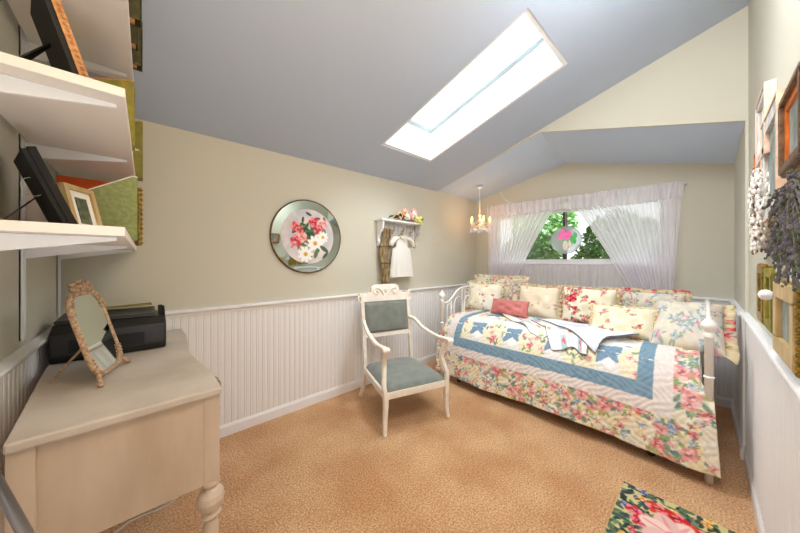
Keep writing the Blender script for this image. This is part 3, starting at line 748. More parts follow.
for s in (-1, 1):
    # front leg and arm support in one flowing piece
    pts = smooth_path([(s*(FW+.012), FD-.012, 0), (s*(FW+.004), FD+.002, .10), (s*(FW-.0), FD, .22), (s*(FW), FD, .30)], 5)
    mb = MB(); mb.sweep(pts, [.026+.014*i/(len(pts)-1) for i in range(len(pts))], [.030+.012*i/(len(pts)-1) for i in range(len(pts))]); cpiece('leg', mb)
    pts = smooth_path([(s*(FW), FD, .29), (s*(FW+.012), FD+.005, .36), (s*(FW+.0), FD+.03, .43), (s*(FW-.01), FD+.05, .50), (s*(FW+.0), FD+.035, .57), (s*(FW+.012), FD+.01, .63)], 5)
    mb = MB(); mb.sweep(pts, .032, [.042-.012*math.sin(PI*i/(len(pts)-1)) for i in range(len(pts))]); cpiece('arm_post', mb)
    pts = smooth_path([(s*(BW-.005), BD+.035, .74), (s*(BW+.02), BD-.06, .725), (s*(FW-.0), BD-.2, .67), (s*(FW+.012), FD+.16, .640), (s*(FW+.014), FD+.03, .648), (s*(FW+.014), FD-.03, .652)], 6)
    nn = len(pts); mb = MB(); mb.sweep(pts, [.030+.022*(i/(nn-1))**3 for i in range(nn)], .026)
    mb.tube([(s*(FW+.014)-.028, FD-.035, .645), (s*(FW+.014)+.028, FD-.035, .645)], .021, 14)
    cpiece('arm', mb, bevel=.006)
    pts = smooth_path([(s*(BW+.005), BD+.10, 0), (s*BW, BD+.03, .14), (s*BW, BD-.01, .30), (s*BW, BD+.01, .50), (s*BW, BD+.055, .80), (s*BW, BD+.085, .99)], 5)
    mb = MB(); mb.sweep(pts, .034, .036)
    cpiece('leg', mb)
    # ears beside the crest
    mb = MB(); mb.tube(smooth_path([(s*(BW+.012), BD+.068, .90), (s*(BW+.036), BD+.07, .925), (s*(BW+.040), BD+.072, .955), (s*(BW+.02), BD+.075, .975), (s*(BW+.028), BD+.08, 1.0)], 5), .010, 8); cpiece('scroll_ear', mb, bevel=0, smooth=True)
# back: lower rail, panel, crest
def by(z): return BD+.01+(z-.5)*.155
def slab_back(x0, x1, z0, z1, t): 
    m_ = MB(); m_.hexa([(x0, by(z0)-t/2, z0), (x1, by(z0)-t/2, z0), (x1, by(z0)+t/2, z0), (x0, by(z0)+t/2, z0)], [(x0, by(z1)-t/2, z1), (x1, by(z1)-t/2, z1), (x1, by(z1)+t/2, z1), (x0, by(z1)+t/2, z1)]); return m_
cpiece('back_rail', slab_back(-BW, BW, .575, .615, .028))
def backf(sg):
    def fn(u, v):
        a = 2*u-1; b = 2*v-1; z = .62+.29*v; e = ((1-abs(a)**6)*(1-abs(b)**6))**.4
        return (a*(BW-.02), by(z)-sg*(.010+.02*e), z)
    return fn
mb = MB(); mb.grid(backf(1), 24, 24); mb.grid(backf(-.6), 24, 24); cpiece('back_cushion', mb, 'velvet', bevel=0, smooth=True)
cr = MB(); zc0 = .912
outl = [(-BW-.012, zc0), (BW+.012, zc0), (BW+.012, .985), (.20, .985), (.19, 1.0), (.155, 1.002), (.15, 1.055), (.12, 1.075), (-.12, 1.075), (-.15, 1.055), (-.155, 1.002), (-.19, 1.0), (-.20, .985), (-BW-.012, .985)]
n_ = len(outl); cr.add([(x, by(z)-.016, z) for x, z in outl]+[(x, by(z)+.014, z) for x, z in outl], [tuple(range(n_)), tuple(range(2*n_-1, n_-1, -1))]+[(i, n_+i, n_+(i+1) % n_, (i+1) % n_) for i in range(n_)])
crest = cpiece('crest_rail', cr, bevel=.006)
mb = MB()
for s in (-1, 1):
    mb.tube(smooth_path([(s*.02, by(.98)-.02, .975), (s*.06, by(1)-.02, 1.03), (s*.11, by(1.04)-.02, 1.04), (s*.125, by(1)-.02, 1.0), (s*.09, by(.98)-.02, .985), (s*.075, by(1)-.02, 1.01)], 6), .007, 8)
    mb.ball((s*.09, by(1.01)-.02, 1.012), .012, 8)
mb.ball((0, by(1.02)-.018, 1.02), .02, 10, (1, .5, 1.3))
obj('carving', mb, 'chairwhite', crest, smooth=True)

# ------------------------------------------------------------------ desk
dk = thing('writing_desk', 'distressed cream painted desk with serpentine front and turned legs at the left wall', 'desk')
ZD = .846
def front_edge(y):   # x of the front edge of the top as it waves
    t = (y-1.184)/(2.40-1.184)
    return .205-.028*min(1, t*2.2)+.010*math.sin(t*PI*3)-.006*max(0, math.sin(t*2*PI))
ys = [1.184+(2.40-1.184)*i/40 for i in range(41)]
outl = [(-.262, 1.170)]+[(front_edge(y), y) for y in ys]+[(-.318, 2.40), (-.318, 1.90)]
mb = MB(); mb.prism(outl, ZD-.028, ZD, 'z'); obj('desktop', mb, 'desktop', dk, bevel=.006)
mb = MB(); mb.box(-.245, .185, 1.20, 1.215, .505, ZD-.028); obj('side_panel', mb, 'deskpaint', dk)
mb = MB(); mb.box(-.27, .15, 2.365, 2.38, .505, ZD-.028); obj('side_panel', mb, 'deskpaint', dk)
mb = MB(); mb.hexa([(-.235, 1.22, .505), (-.225, 1.22, .505), (-.26, 2.37, .505), (-.27, 2.37, .505)], [(-.235, 1.22, ZD-.028), (-.225, 1.22, ZD-.028), (-.26, 2.37, ZD-.028), (-.27, 2.37, ZD-.028)]); obj('back_board', mb, 'deskpaint', dk)
mb = MB(); mb.box(.125, .150, 1.22, 2.37, .505, ZD-.028); ap = obj('apron', mb, 'deskpaint', dk)
def desk_leg(x, y):
    mb = MB(); mb.box(x-.024, x+.024, y-.024, y+.024, .50, ZD-.028)
    mb.lathe([(.026, .505), (.030, .492), (.024, .484), (.020, .478), (.030, .470), (.040, .455), (.044, .435), (.040, .412), (.030, .397), (.022, .392), (.031, .385), (.033, .378), (.026, .370), (.020, .362), (.026, .33), (.024, .22), (.018, .09), (.015, .06), (.022, .05), (.025, .035), (.018, .015), (.014, 0)], (x, y, 0), 22)
    return mb
for x, y in ((.176, 1.222), (.130, 2.35), (-.238, 1.21), (-.268, 2.35)): obj('leg', desk_leg(x, y), 'deskpaint', dk, bevel=.002)
for i in range(3):
    y0 = 1.26+i*.365; mb = MB(); mb.box(.150, .164, y0, y0+.345, .53, ZD-.045); dr = obj('drawer', mb, 'deskpaint', dk, bevel=.004)
    yc = y0+.17 if i else y0+.11
    mb = MB(); zz = .735; k_ = .35 if i else 1.7
    for dy in (-.0, .035):
        mb.tube(smooth_path([(.166, yc+dy, zz+.05), (.166+.030*k_, yc+dy, zz+.075), (.166+.038*k_, yc+dy, zz+.045), (.166+.020*k_, yc+dy, zz+.02), (.166+.014*k_, yc+dy, zz-.01), (.166+.036*k_, yc+dy, zz-.04), (.166+.026*k_, yc+dy, zz-.085), (.168, yc+dy, zz-.10)], 5), .003, 6)
    mb.tube([(.166+.03*k_, yc, zz-.06), (.166+.03*k_, yc+.035, zz-.06)], .003, 6)
    mb.ball((.168, yc, zz+.05), .009, 8); mb.ball((.168, yc, zz-.1), .008, 8)
    obj('handle', mb, 'iron', dr, smooth=True)
# cable
mb = MB(); pts = smooth_path([(.14, 1.25, .52), (.12, 1.26, .50), (.06, 1.30, .43), (-.05, 1.34, .40), (-.14, 1.36, .30), (-.2, 1.3, .08), (-.15, 1.28, .008), (.02, 1.36, .006), (.08, 1.5, .006)], 8)
mb.tube(pts, .0045, 8); mb.box(.128, .152, 1.24, 1.26, .505, .53)
tag(obj('power_cord', mb, 'cord', None, smooth=True), 'white power cord looping beneath the cream desk', 'cord')
mb = MB(); mb.tube([(.17, .53, .0), (-.282, 1.158, .82)], .011, 12); mb.ball((-.282, 1.158, .82), .011, 10)
tube_pts = None
# pale metal tube leaning at the near end of the desk
tag(obj('metal_pole', mb, 'steel', None, smooth=True), 'pale grey metal pole leaning at the near corner of the cream desk', 'pole')

# ------------------------------------------------------------------ vanity mirror on the desk
W_ = Vector((.225, .974, 0)).normalized(); angz = math.atan2(W_.y, W_.x)
vm = thing('vanity_mirror', 'small antique gold easel mirror with a floral crest standing on the cream desk', 'mirror', (-.0975, 1.61, ZD), angz); vm.scale = (1.1, 1.1, 1.1)
lean = .262
Lm = Matrix.Rotation(-lean, 4, 'X')      # local: x = width, z = height; leaning back toward +y
def lp(x, y, z): return tuple(Lm @ Vector((x, y, z)))
def rrect(hw, z0, z1, r, wob=0., n=9):
    P = []
    for cx, cz, a0 in ((hw-r, z1-r, 0), (-hw+r, z1-r, PI/2), (-hw+r, z0+r, PI), (hw-r, z0+r, 1.5*PI)):
        for i in range(n): a = a0+PI/2*i/(n-1); P.append((cx+r*math.cos(a), cz+r*math.sin(a)))
    return P
fr_ = rrect(.112, .025, .312, .062)
mb = MB(); mb.tube([lp(x, 0, z) for x, z in fr_], .0085, 8, closed=True)
for i, (x, z) in enumerate(fr_):
    mb.ball(lp(x*.98, -.008, z), .0055, 6)
f_ = obj('frame', mb, 'mirrorframe', vm, smooth=True)
inner = rrect(.106, .031, .306, .056)
mb = MB(); n_ = len(inner); mb.add([lp(x, -.003, z) for x, z in inner]+[lp(x, .003, z) for x, z in inner], [tuple(range(n_)), tuple(range(2*n_-1, n_-1, -1))]+[(i, n_+i, n_+(i+1) % n_, (i+1) % n_) for i in range(n_)])
obj('mirror_glass', mb, 'silver', vm)
mb = MB(); rg = random.Random(4)
for (x, z) in ((-.05, .335), (0, .345), (.05, .335), (-.025, .325), (.025, .325)):
    for k_ in range(5):
        a = k_*1.257+x*30; mb.ball(lp(x+.012*math.cos(a), -.004, z+.012*math.sin(a)), .009, 7)
    mb.ball(lp(x, -.012, z), .007, 7)
obj('crest_flower', mb, 'mirrorframe', vm, smooth=True)
for s in (-1, 1):
    mb = MB(); mb.tube(smooth_path([lp(s*.085, 0, .04), (s*.100, -.004, .03), (s*.118, -.008, .012), (s*.122, -.010, .004)], 5), [.010]*8+[.007]*8, 8) if False else mb.tube(smooth_path([lp(s*.085, 0, .04), lp(s*.105, -.004, .028), (s*.120, -.006, .012), (s*.128, -.008, .007)], 5), .0065, 8)
    mb.ball((s*.128, -.008, .0085), .009, 8); obj('foot', mb, 'mirrorframe', vm, smooth=True)
mb = MB(); mb.tube([lp(0, .006, .16), (0, .155, .004)], .004, 6); obj('easel_strut', mb, 'mirrorframe', vm)

# ------------------------------------------------------------------ printer
pr = thing('printer', 'black desktop printer at the back of the cream desk against the wall', 'printer', (-.125, 2.09, ZD), 0)
mb = MB()
mb.prism([(-.15, 0), (.15, 0), (.16, .02), (.16, .15), (.12, .165), (-.10, .165), (-.165, .135), (-.17, .03)], -.19, .205, 'x'); obj('body', mb, 'black', pr, bevel=.008)
mb = MB(); mb.prism([(-.10, .168), (.13, .172), (.135, .192), (-.09, .182)], -.185, .165, 'x'); obj('lid', mb, 'darkgrey', pr, bevel=.004)
mb = MB(); mb.box(-.13, .12, -.176, -.166, .045, .10); obj('paper_slot', mb, 'blackmatte', pr)
mb = MB(); mb.bar((-.14, .10, .20), (.15, .10, .21), .10, .004); obj('paper_tray', mb, M['olive'], pr)
mb = MB(); mb.bar((.185, -.05, .15), (.185, -.02, .21), .02, .03); mb.bar((.198, -.1, .17), (.198, -.02, .20), .01, .02); obj('latch', mb, 'blackmatte', pr, bevel=.003)

# ------------------------------------------------------------------ wall shelves
for y in (1.16, 1.76, 2.36):
    st = thing('shelf_standard', {1.16: 'white slotted metal shelf standard on the left wall, nearest the camera', 1.76: 'white slotted metal shelf standard on the left wall, above the middle of the desk', 2.36: 'white slotted metal shelf standard on the left wall beside the room corner'}[y], 'shelf standard', (XL, y, 1.0))
    mb = MB(); mb.box(0, .004, -.0125, .0125, 0, 1.3); mb.box(0, .012, -.0125, -.0095, 0, 1.3); mb.box(0, .012, .0095, .0125, 0, 1.3); obj('channel', mb, 'white', st)
    mb = MB(); mb.box(.0041, .0048, -.002, .002, .02, 1.28); obj('slot_strip', mb, 'darkgrey', st)
def shelf(zt, y0, y1, label, xf=-.043):
    t = thing('wall_shelf', label, 'shelf', (0, 0, 0), group=None)
    mb = MB(); mb.box(XL+.02, xf, y0, y1, zt-.026, zt); obj('board', mb, 'warmwhite', t, bevel=.002)
    for y in (1.16, 1.76, 2.36):
        if not (y0 < y < y1): continue
        mb = MB(); mb.prism([(XL+.012, zt-.027), (xf-.02, zt-.027), (xf-.02, zt-.036), (XL+.012, zt-.085)], y-.005, y+.005, 'y'); obj('bracket', mb, 'white', t)
    return t
shelf(1.398, 1.094, YB-.012, 'lowest white wall shelf, holding the green magazine file and photo frame')
shelf(1.786, 1.094, YB-.012, 'middle white wall shelf, holding the copper edged frame and olive files')
shelf(2.175, 1.094, 1.85, 'highest white wall shelf just under the sloping ceiling')

def magfile(name, label, loc, rz, d, h, w, m, edge='matboard', low=.5):
    t = thing(name, label, 'file box', loc, rz)
    mb = MB(); pr_ = [(0, 0), (d, 0), (d, h), (d*.93, h), (0, h*low)]
    mb.prism(pr_, 0, .004, 'y'); mb.prism(pr_, w-.004, w, 'y'); mb.box(d-.004, d, .004, w-.004, 0, h); mb.box(0, .004, .004, w-.004, 0, h*low); mb.box(.004, d-.004, .004, w-.004, 0, .004)
    obj('case', mb, m, t)
    mb = MB(); mb.tube([(0, .002, h*low+.001), (d*.93, .002, h+.001), (d, .002, h+.001)], .003, 6); obj('edge_trim', mb, edge, t)
    return t
magfile('magazine_file', 'green leatherette magazine file with a sloping top on the lowest shelf', (-.275, 1.70, 1.399), 0.15, .25, .285, .08, 'green', low=.46)
magfile('magazine_file', 'olive magazine file on the middle shelf, nearer the camera', (-.235, 1.60, 1.787), 0, .20, .262, .09, 'olive', 'copper', .75)
magfile('magazine_file', 'amber olive magazine file at the far end of the middle shelf', (-.225, 2.20, 1.787), 0, .212, .325, .09, 'olive', 'copper', .75)
# orange folder
t = thing('folder', 'bright orange card folder standing on the lowest shelf behind the green file', 'folder', (-.24, 2.05, 1.399))
mb = MB(); mb.box(-.07, .195, 0, .006, 0, .31); obj('cover', mb, 'orange', t); mb = MB(); mb.box(-.06, .185, .006, .03, .003, .295); obj('papers', mb, 'matboard', t)
# small frame at the end of the lowest shelf
t = thing('picture_frame', 'narrow gilt edged frame standing at the corner end of the lowest shelf', 'picture frame', (-.14, 2.30, 1.399))
mb = MB(); mb.box(0, .118, 0, .02, 0, .35); obj('backing', mb, 'oliveDark', t)
mb = MB(); mb.box(.108, .124, -.008, 0, 0, .35)
for i in range(12): mb.ball((.12, -.008, .015+i*.029), .009, 7)
obj('gilt_edge', mb, 'gold', t)
# books at top shelf
for i, y in enumerate((1.22, 1.38, 1.54, 1.70)):
    lb = ['nearest of the dark olive books with copper tops on the highest shelf', 'second nearest of the dark olive books on the highest shelf', 'third nearest of the dark olive books on the highest shelf', 'farthest dark olive book at the end of the highest shelf'][i]
    t = thing('book', lb, 'book', (-.19, y, 2.176), group='dark olive books on the highest shelf')
    hh = min(.2, zc(y+.06)-2.176-.03)
    mb = MB(); mb.box(0, .165+.012*(i % 2), 0, .004, 0, hh); mb.box(0, .165+.012*(i % 2), .046, .05, 0, hh); mb.box(.163+.012*(i % 2), .167+.012*(i % 2), 0, .05, 0, hh); obj('cover', mb, 'oliveDark', t)
    mb = MB(); mb.box(.005, .16, .005, .045, .004, hh-.006); obj('pages', mb, 'copper', t)

# leaning frames on shelves
def easel_frame(name, label, loc, rz, w, h, lean, back, edge, front, strut=.6, fw=.03, inner_mat=None, kind='picture frame', studs=False):
    t = thing(name, label, kind, loc, rz); L_ = Matrix.Rotation(-lean, 4, 'X')
    mb = MB()
    for a in ((-w/2, w/2, 0, fw), (-w/2, w/2, h-fw, h), (-w/2, -w/2+fw, fw, h-fw), (w/2-fw, w/2, fw, h-fw)): mb.box(a[0], a[1], -.018, .0, a[2], a[3], L_)
    if studs:
        for i in range(int(h/.016)):
            for s in (-1, 1): mb.ball(tuple(L_ @ Vector((s*w/2, -.012, .008+i*.016))), .007, 6)
    obj('frame', mb, edge, t)
    mb = MB(); mb.box(-w/2+.004, w/2-.004, .0005, .012, .004, h-.004, L_); obj('backing', mb, back, t)
    mb = MB(); mb.box(-w/2+fw, w/2-fw, -.010, .0, fw, h-fw, L_); obj('mat' if inner_mat else 'picture', mb, inner_mat or front, t)
    if inner_mat: mb = MB(); mb.box(-w/2+fw+.025, w/2-fw-.025, -.013, -.0102, fw+.025, h-fw-.025, L_); obj('picture', mb, front, t)
    a = L_ @ Vector((0, .014, h*strut)); foot = Vector((0, a.y+h*.33, .004))
    mb = MB(); mb.bar(a, foot, .05, .004, (1, 0, 0)) if False else mb.hexa([a+Vector((-.012, 0, 0)), a+Vector((.012, 0, 0)), a+Vector((.012, .005, 0)), a+Vector((-.012, .005, 0))], [foot+Vector((-.05, 0, 0)), foot+Vector((.05, 0, 0)), foot+Vector((.05, .005, 0)), foot+Vector((-.05, .005, 0))])
    obj('easel_strut', mb, back, t)
    return t
# local y back direction -> toward -X wall / camera ; frames face away (toward +X)
easel_frame('picture_frame', 'large frame with black back and studded copper edge leaning on the middle shelf', (-.150, 1.33, 1.787), PI/2+.20, .24, .31, .28, 'blackmatte', 'copper', 'print', .55, studs=True)
easel_frame('picture_frame', 'black backed frame with a looped wire leaning on the lowest shelf', (-.205, 1.52, 1.399), PI/2+.27, .22, .27, .36, 'blackmatte', 'blackmatte', 'print', .5)
easel_frame('photo_frame', 'tan wooden photo frame with white mat on the lowest shelf', (-.165, 1.58, 1.399), 1.1, .135, .185, .22, 'brownwood', 'tan', 'print2', .6, fw=.018, inner_mat='matboard')
mb = MB(); mb.tube([(-.272+.028*math.cos(a), 1.495+.01*math.sin(a*2), 1.548+.03*math.sin(a)) for a in [2*PI*i/20 for i in range(20)]], .0012, 5, closed=True)
tag(obj('wire_loop', mb, 'matboard', None, smooth=True), 'thin pale wire loop hanging from the black backed frame', 'wire')
# white papers on middle shelf
t = thing('paper_stack', 'loose white papers lying on the middle shelf behind the copper frame', 'papers', (-.17, 1.75, 1.787), .3)
mb = MB()
for i in range(5): mb.box(-.1, .1, -.12, .12, i*.003, i*.003+.002, Matrix.Rotation(.12*i-.2, 4, 'Z'))
obj('sheets', mb, 'matboard', t)

# ------------------------------------------------------------------ plate on the back wall
pl = thing('wall_plate', 'round mirror rimmed plaque painted with pink and white flowers on the back wall', 'plaque', (1.085, YB, 1.53), rot=Euler((PI/2, 0, 0)))
mb = MB(); mb.lathe([(.322, .002), (.330, .004), (.333, .010), (.331, .017), (.325, .021), (.322, .019), (.322, .002)], n=72, cap=False); obj('rim', mb, 'brownwood', pl, smooth=True)
mb = MB(); mb.lathe([(.0, .0145), (.326, .0145), (.320, .0185), (.245, .022), (.0, .022)], n=72); obj('mirror_border', mb, 'silver', pl)
cp = Canvas(.5, .5, (206, 200, 202), .0025, 41); cp.mottle((190, 190, 200), 80, .02, .06, .4); cp.mottle((232, 220, 214), 80, .02, .06, .4)
gl = [(70, 96, 70), (96, 120, 80), (60, 80, 64)]
for _ in range(80):
    a = cp.rg.random()*6.28; r = abs(cp.rg.gauss(0, .10)); cp.leaf(.26+r*math.cos(a), .25+r*math.sin(a)*1.1, .03, cp.rg.random()*6, cp.rg.choice(gl))
for x, y, r, c_ in ((.30, .12, .05, (214, 60, 76)), (.36, .15, .045, (226, 120, 124)), (.33, .19, .035, (200, 50, 60)), (.40, .12, .035, (232, 150, 150)), (.13, .17, .045, (220, 90, 90)), (.17, .20, .03, (200, 60, 70)), (.14, .29, .055, (214, 70, 84)), (.19, .26, .045, (236, 150, 146)), (.11, .33, .03, (226, 130, 130))):
    cp.rose(x, y, r, c_)
def daisy(x, y, r):
    for k_ in range(9):
        a = k_*2*PI/9; cp.ell(x+r*.55*math.cos(a), y+r*.55*math.sin(a), r*.5, r*.24, a, (246, 244, 240), 1)
    cp.ell(x, y, r*.26, r*.26, 0, (214, 168, 70), 1)
daisy(.31, .31, .075); daisy(.22, .41, .07); daisy(.385, .25, .055)
cp.leaf(.40, .36, .05, .6, gl[0]); cp.leaf(.32, .40, .05, 1.9, gl[1]); cp.leaf(.41, .42, .04, 2.3, gl[0])
nr, na = 90, 200; vs = []; U = []; V = []
for i in range(nr+1):
    r = .245*i/nr
    for k_ in range(na):
        a = 2*PI*k_/na; vs.append((r*math.cos(a), r*math.sin(a), .0235)); U.append(.25+r*math.cos(a)); V.append(.25-r*math.sin(a))
mb = MB(); mb.add(vs, [(i*na+k_, i*na+(k_+1) % na, (i+1)*na+(k_+1) % na, (i+1)*na+k_) for i in range(nr) for k_ in range(na)])
obj('painted_disc', mb, 'paint_smooth', pl, paint=cp.sample(U, V))

# ------------------------------------------------------------------ coat shelf, dress, scarf, flowers
cs = thing('coat_shelf', 'small white scrolled wall shelf with hooks on the back wall', 'shelf', (1.86, YB, 0))
mb = MB(); mb.box(-.02, .62, -.135, 0, 1.745, 1.765); obj('shelf_board', mb, 'white', cs, bevel=.004)
mb = MB(); mb.box(.0, .60, -.018, 0, 1.50, 1.745); obj('back_board', mb, 'greywood', cs)
brk = [(0, 1.47), (-.03, 1.475), (-.05, 1.51), (-.035, 1.55), (-.05, 1.60), (-.09, 1.635), (-.115, 1.68), (-.12, 1.745), (0, 1.745)]
for x in (.005, .575):
    mb = MB(); mb.prism(brk, x, x+.022, 'x'); b_ = obj('bracket', mb, 'white' if x < .3 else 'greywood', cs, bevel=.003)
for x in (.06, .21, .36, .50):
    mb = MB(); mb.tube(smooth_path([(x, -.018, 1.66), (x, -.05, 1.655), (x, -.065, 1.67), (x, -.07, 1.69)], 5), .005, 8); mb.ball((x, -.07, 1.695), .008, 8)
    mb.tube(smooth_path([(x, -.018, 1.64), (x, -.04, 1.62), (x, -.05, 1.63)], 5), .004, 8); obj('hook', mb, 'iron', cs, smooth=True)
fl = thing('flower_arrangement', 'pink, peach and yellow silk flowers lying on the small white wall shelf', 'flowers', (2.27, YB-.085, 1.766)); fl.scale = (1.25, 1.2, 1.2)
rg = random.Random(9)
for m_, pts_, r0 in (('pinkpetal', [(-.03, .0, .09), (.06, -.02, .10), (.0, -.03, .05), (.10, .01, .06)], .042), ('peachpetal', [(-.11, 0, .06), (-.07, -.03, .085), (-.13, -.01, .035)], .036), ('yellowpetal', [(.12, -.04, .01), (.07, -.05, .03), (.15, -.02, .04)], .034), ('whitepetal', [(-.05, -.045, .04), (.03, -.05, .075)], .032)):
    mb = MB()
    for (x, y, z) in pts_:
        for k_ in range(7):
            a = k_*.9; e = Euler((rg.random()*2, rg.random()*2, a)).to_matrix().to_4x4()
            mb.ball((x+r0*.55*math.cos(a), y+r0*.3*math.sin(a*2), z+r0*.55*math.sin(a)), r0*.55, 8, (1, .6, .8))
        mb.ball((x, y-.012, z), r0*.5, 8)
    obj('blossom', mb, m_, fl, smooth=True)
mb = MB()
for i in range(26):
    x = rg.uniform(-.2, .2); p = Vector((x, rg.uniform(-.05, .02), rg.uniform(.015, .05))); e = Euler((rg.uniform(-.6, .6), rg.uniform(-.6, .6), rg.random()*6)).to_matrix(); l = .04
    mb.add([p+e @ Vector(v) for v in ((0, -l, 0), (l*.4, 0, .004), (0, l, 0), (-l*.4, 0, .004))], [(0, 1, 2, 3)])
obj('leaf', mb, 'leafdark', fl)

dr_ = thing('child_dress', 'tiny white cotton dress with puffed sleeves hanging from the coat shelf', 'dress', (2.17, YB-.085, 1.13))
def dressf(u, v):
    a = 2*PI*u; z = .46*v
    hw = .165*(1-v)**.8+.10*v; hd = .042*(1-v)+.02*v
    if v > .72: hw = .088; 
    pl_ = 1+.09*math.sin(u*26*PI)*(1-v)
    return (hw*math.cos(a)*pl_, hd*math.sin(a)*pl_, z+.006*math.sin(a*3)*(1-v))
mb = MB(); mb.grid(dressf, 120, 24); obj('skirt', mb, 'dress', dr_, smooth=True)
for s in (-1, 1):
    mb = MB(); mb.tube(smooth_path([(s*.06, 0, .44), (s*.11, 0, .43), (s*.155, -.005, .39), (s*.175, -.005, .35)], 5), [.03, .034, .038, .042, .044, .045, .046, .046, .045, .044, .042, .040, .038, .036, .033, .03], 12, flat=.6); obj('sleeve', mb, 'dresslace', dr_, smooth=True)
mb = MB(); mb.tube([(.05*math.cos(a), -.022+.02*math.sin(a), .462) for a in [2*PI*i/24 for i in range(24)]], .008, 8, closed=True)
mb.ball((-.02, -.04, .44), .018, 8, (1.4, .4, .6)); mb.ball((.015, -.04, .44), .018, 8, (1.4, .4, .6)); obj('collar', mb, 'dresslace', dr_, smooth=True)
mb = MB(); mb.tube(smooth_path([(-.12, .005, .43), (-.05, .005, .465), (0, .005, .48), (.05, .005, .465), (.12, .005, .43)], 6), .004, 6); mb.tube(smooth_path([(0, .005, .48), (0.005, .0, .51), (.02, .005, .525), (.035, .01, .55)], 6), .0025, 6); obj('hanger', mb, 'brownwood', dr_, smooth=True)
mb = MB(); mb.tube([(.166*math.cos(2*PI*i/60), .044*math.sin(2*PI*i/60), .006) for i in range(60)], .006, 6, closed=True); obj('hem_lace', mb, 'dresslace', dr_, smooth=True)

sf = thing('hanging_scarf', 'brown and straw coloured scarf hanging at the left end of the coat shelf', 'scarf', (1.935, YB-.05, 1.07))
def scf(u, v):
    return (-.055+.11*u+.012*math.sin(v*9)+(.02 if v > .8 else 0), -.012-.018*abs(math.sin(u*3*PI))-.01*math.sin(v*7), .60*v)
mb = MB(); mb.grid(scf, 30, 40); obj('cloth', mb, 'scarf', sf, smooth=True, solid=.008)
for z in (.22, .40):
    mb = MB(); mb.tube([(.062*math.cos(a), -.02+.026*math.sin(a), z) for a in [2*PI*i/20 for i in range(20)]], .006, 6, closed=True); obj('tie', mb, 'brownwood', sf, smooth=True)

# ------------------------------------------------------------------ chandelier
cx, cy = 3.33, 2.045
cd = thing('chandelier', 'small crystal chandelier with warm candle bulbs hanging in the alcove corner', 'chandelier', (cx, cy, 1.72))
mb = MB(); mb.tube([(0, 0, .10), (0, 0, .20)], .012, 10); mb.ball((0, 0, .07), .028, 12); mb.ball((0, 0, .2), .018, 12); mb.lathe([(.004, .2), (.03, .205), (.012, .23), (.004, .24)], n=16); obj('stem', mb, 'brassarm', cd, smooth=True)
mb = MB(); mb.tube([(0, 0, .24), (.004, .003, .36), (0, 0, .575)], .0055, 8); obj('chain', mb, 'white', cd, smooth=True)
mb = MB(); mb.lathe([(.0, .0), (.045, 0), (.04, -.015), (.01, -.03)], (0, 0, .59), 20); obj('ceiling_rose', mb, 'white', cd, smooth=True)
for i in range(5):
    a = i*2*PI/5+.3; ca, sa = math.cos(a), math.sin(a)
    mb = MB(); mb.tube(smooth_path([(0, 0, .08), (.05*ca, .05*sa, .055), (.10*ca, .10*sa, .07), (.13*ca, .13*sa, .105)], 5), .0045, 8)
    mb.lathe([(.004, .10), (.026, .108), (.022, .112), (.004, .112)], (.13*ca, .13*sa, 0), 14); ar = obj('arm', mb, 'brassarm', cd, smooth=True)
    mb = MB(); mb.lathe([(.008, .11), (.008, .135)], (.13*ca, .13*sa, 0), 10); mb.lathe([(.006, .135), (.013, .148), (.012, .16), (.006, .175), (.002, .187)], (.13*ca, .13*sa, 0), 12); obj('candle_bulb', mb, 'bulb', ar, smooth=True)
    mb = MB()
    for j in range(4):
        z = .088-j*.026; mb.ball((.13*ca, .13*sa, z), .009 if j < 3 else .013, 6, (1, 1, 1.25))
    for j in range(4):
        t_ = (j+1)/5; mb.ball((.13*ca*(1-t_), .13*sa*(1-t_), .11-.03*math.sin(PI*t_)+.05*t_), .007, 6)
    for j in range(3):
        a2 = a+(j-1)*.4; mb.ball(((.07+.025*j)*math.cos(a2), (.07+.025*j)*math.sin(a2), .02-.010*j), .014, 6, (1, 1, 1.6))
    obj('crystal_drops', mb, 'crystal', ar)
mb = MB(); mb.ball((0, 0, .02), .022, 8, (1, 1, 1.3)); mb.ball((0, 0, -.012), .012, 8); obj('centre_drop', mb, 'crystal', cd)
mb = MB(); mb.tube(smooth_path([(XW-.19, 1.93, 2.31), (XW-.14, 1.90, 2.20), (XW-.01, 1.86, 2.14)], 6), .003, 6)
tag(obj('ceiling_hook_wire', mb, 'white', None, smooth=True), 'thin pale wire strung from alcove ceiling to wall beside the chandelier', 'wire')

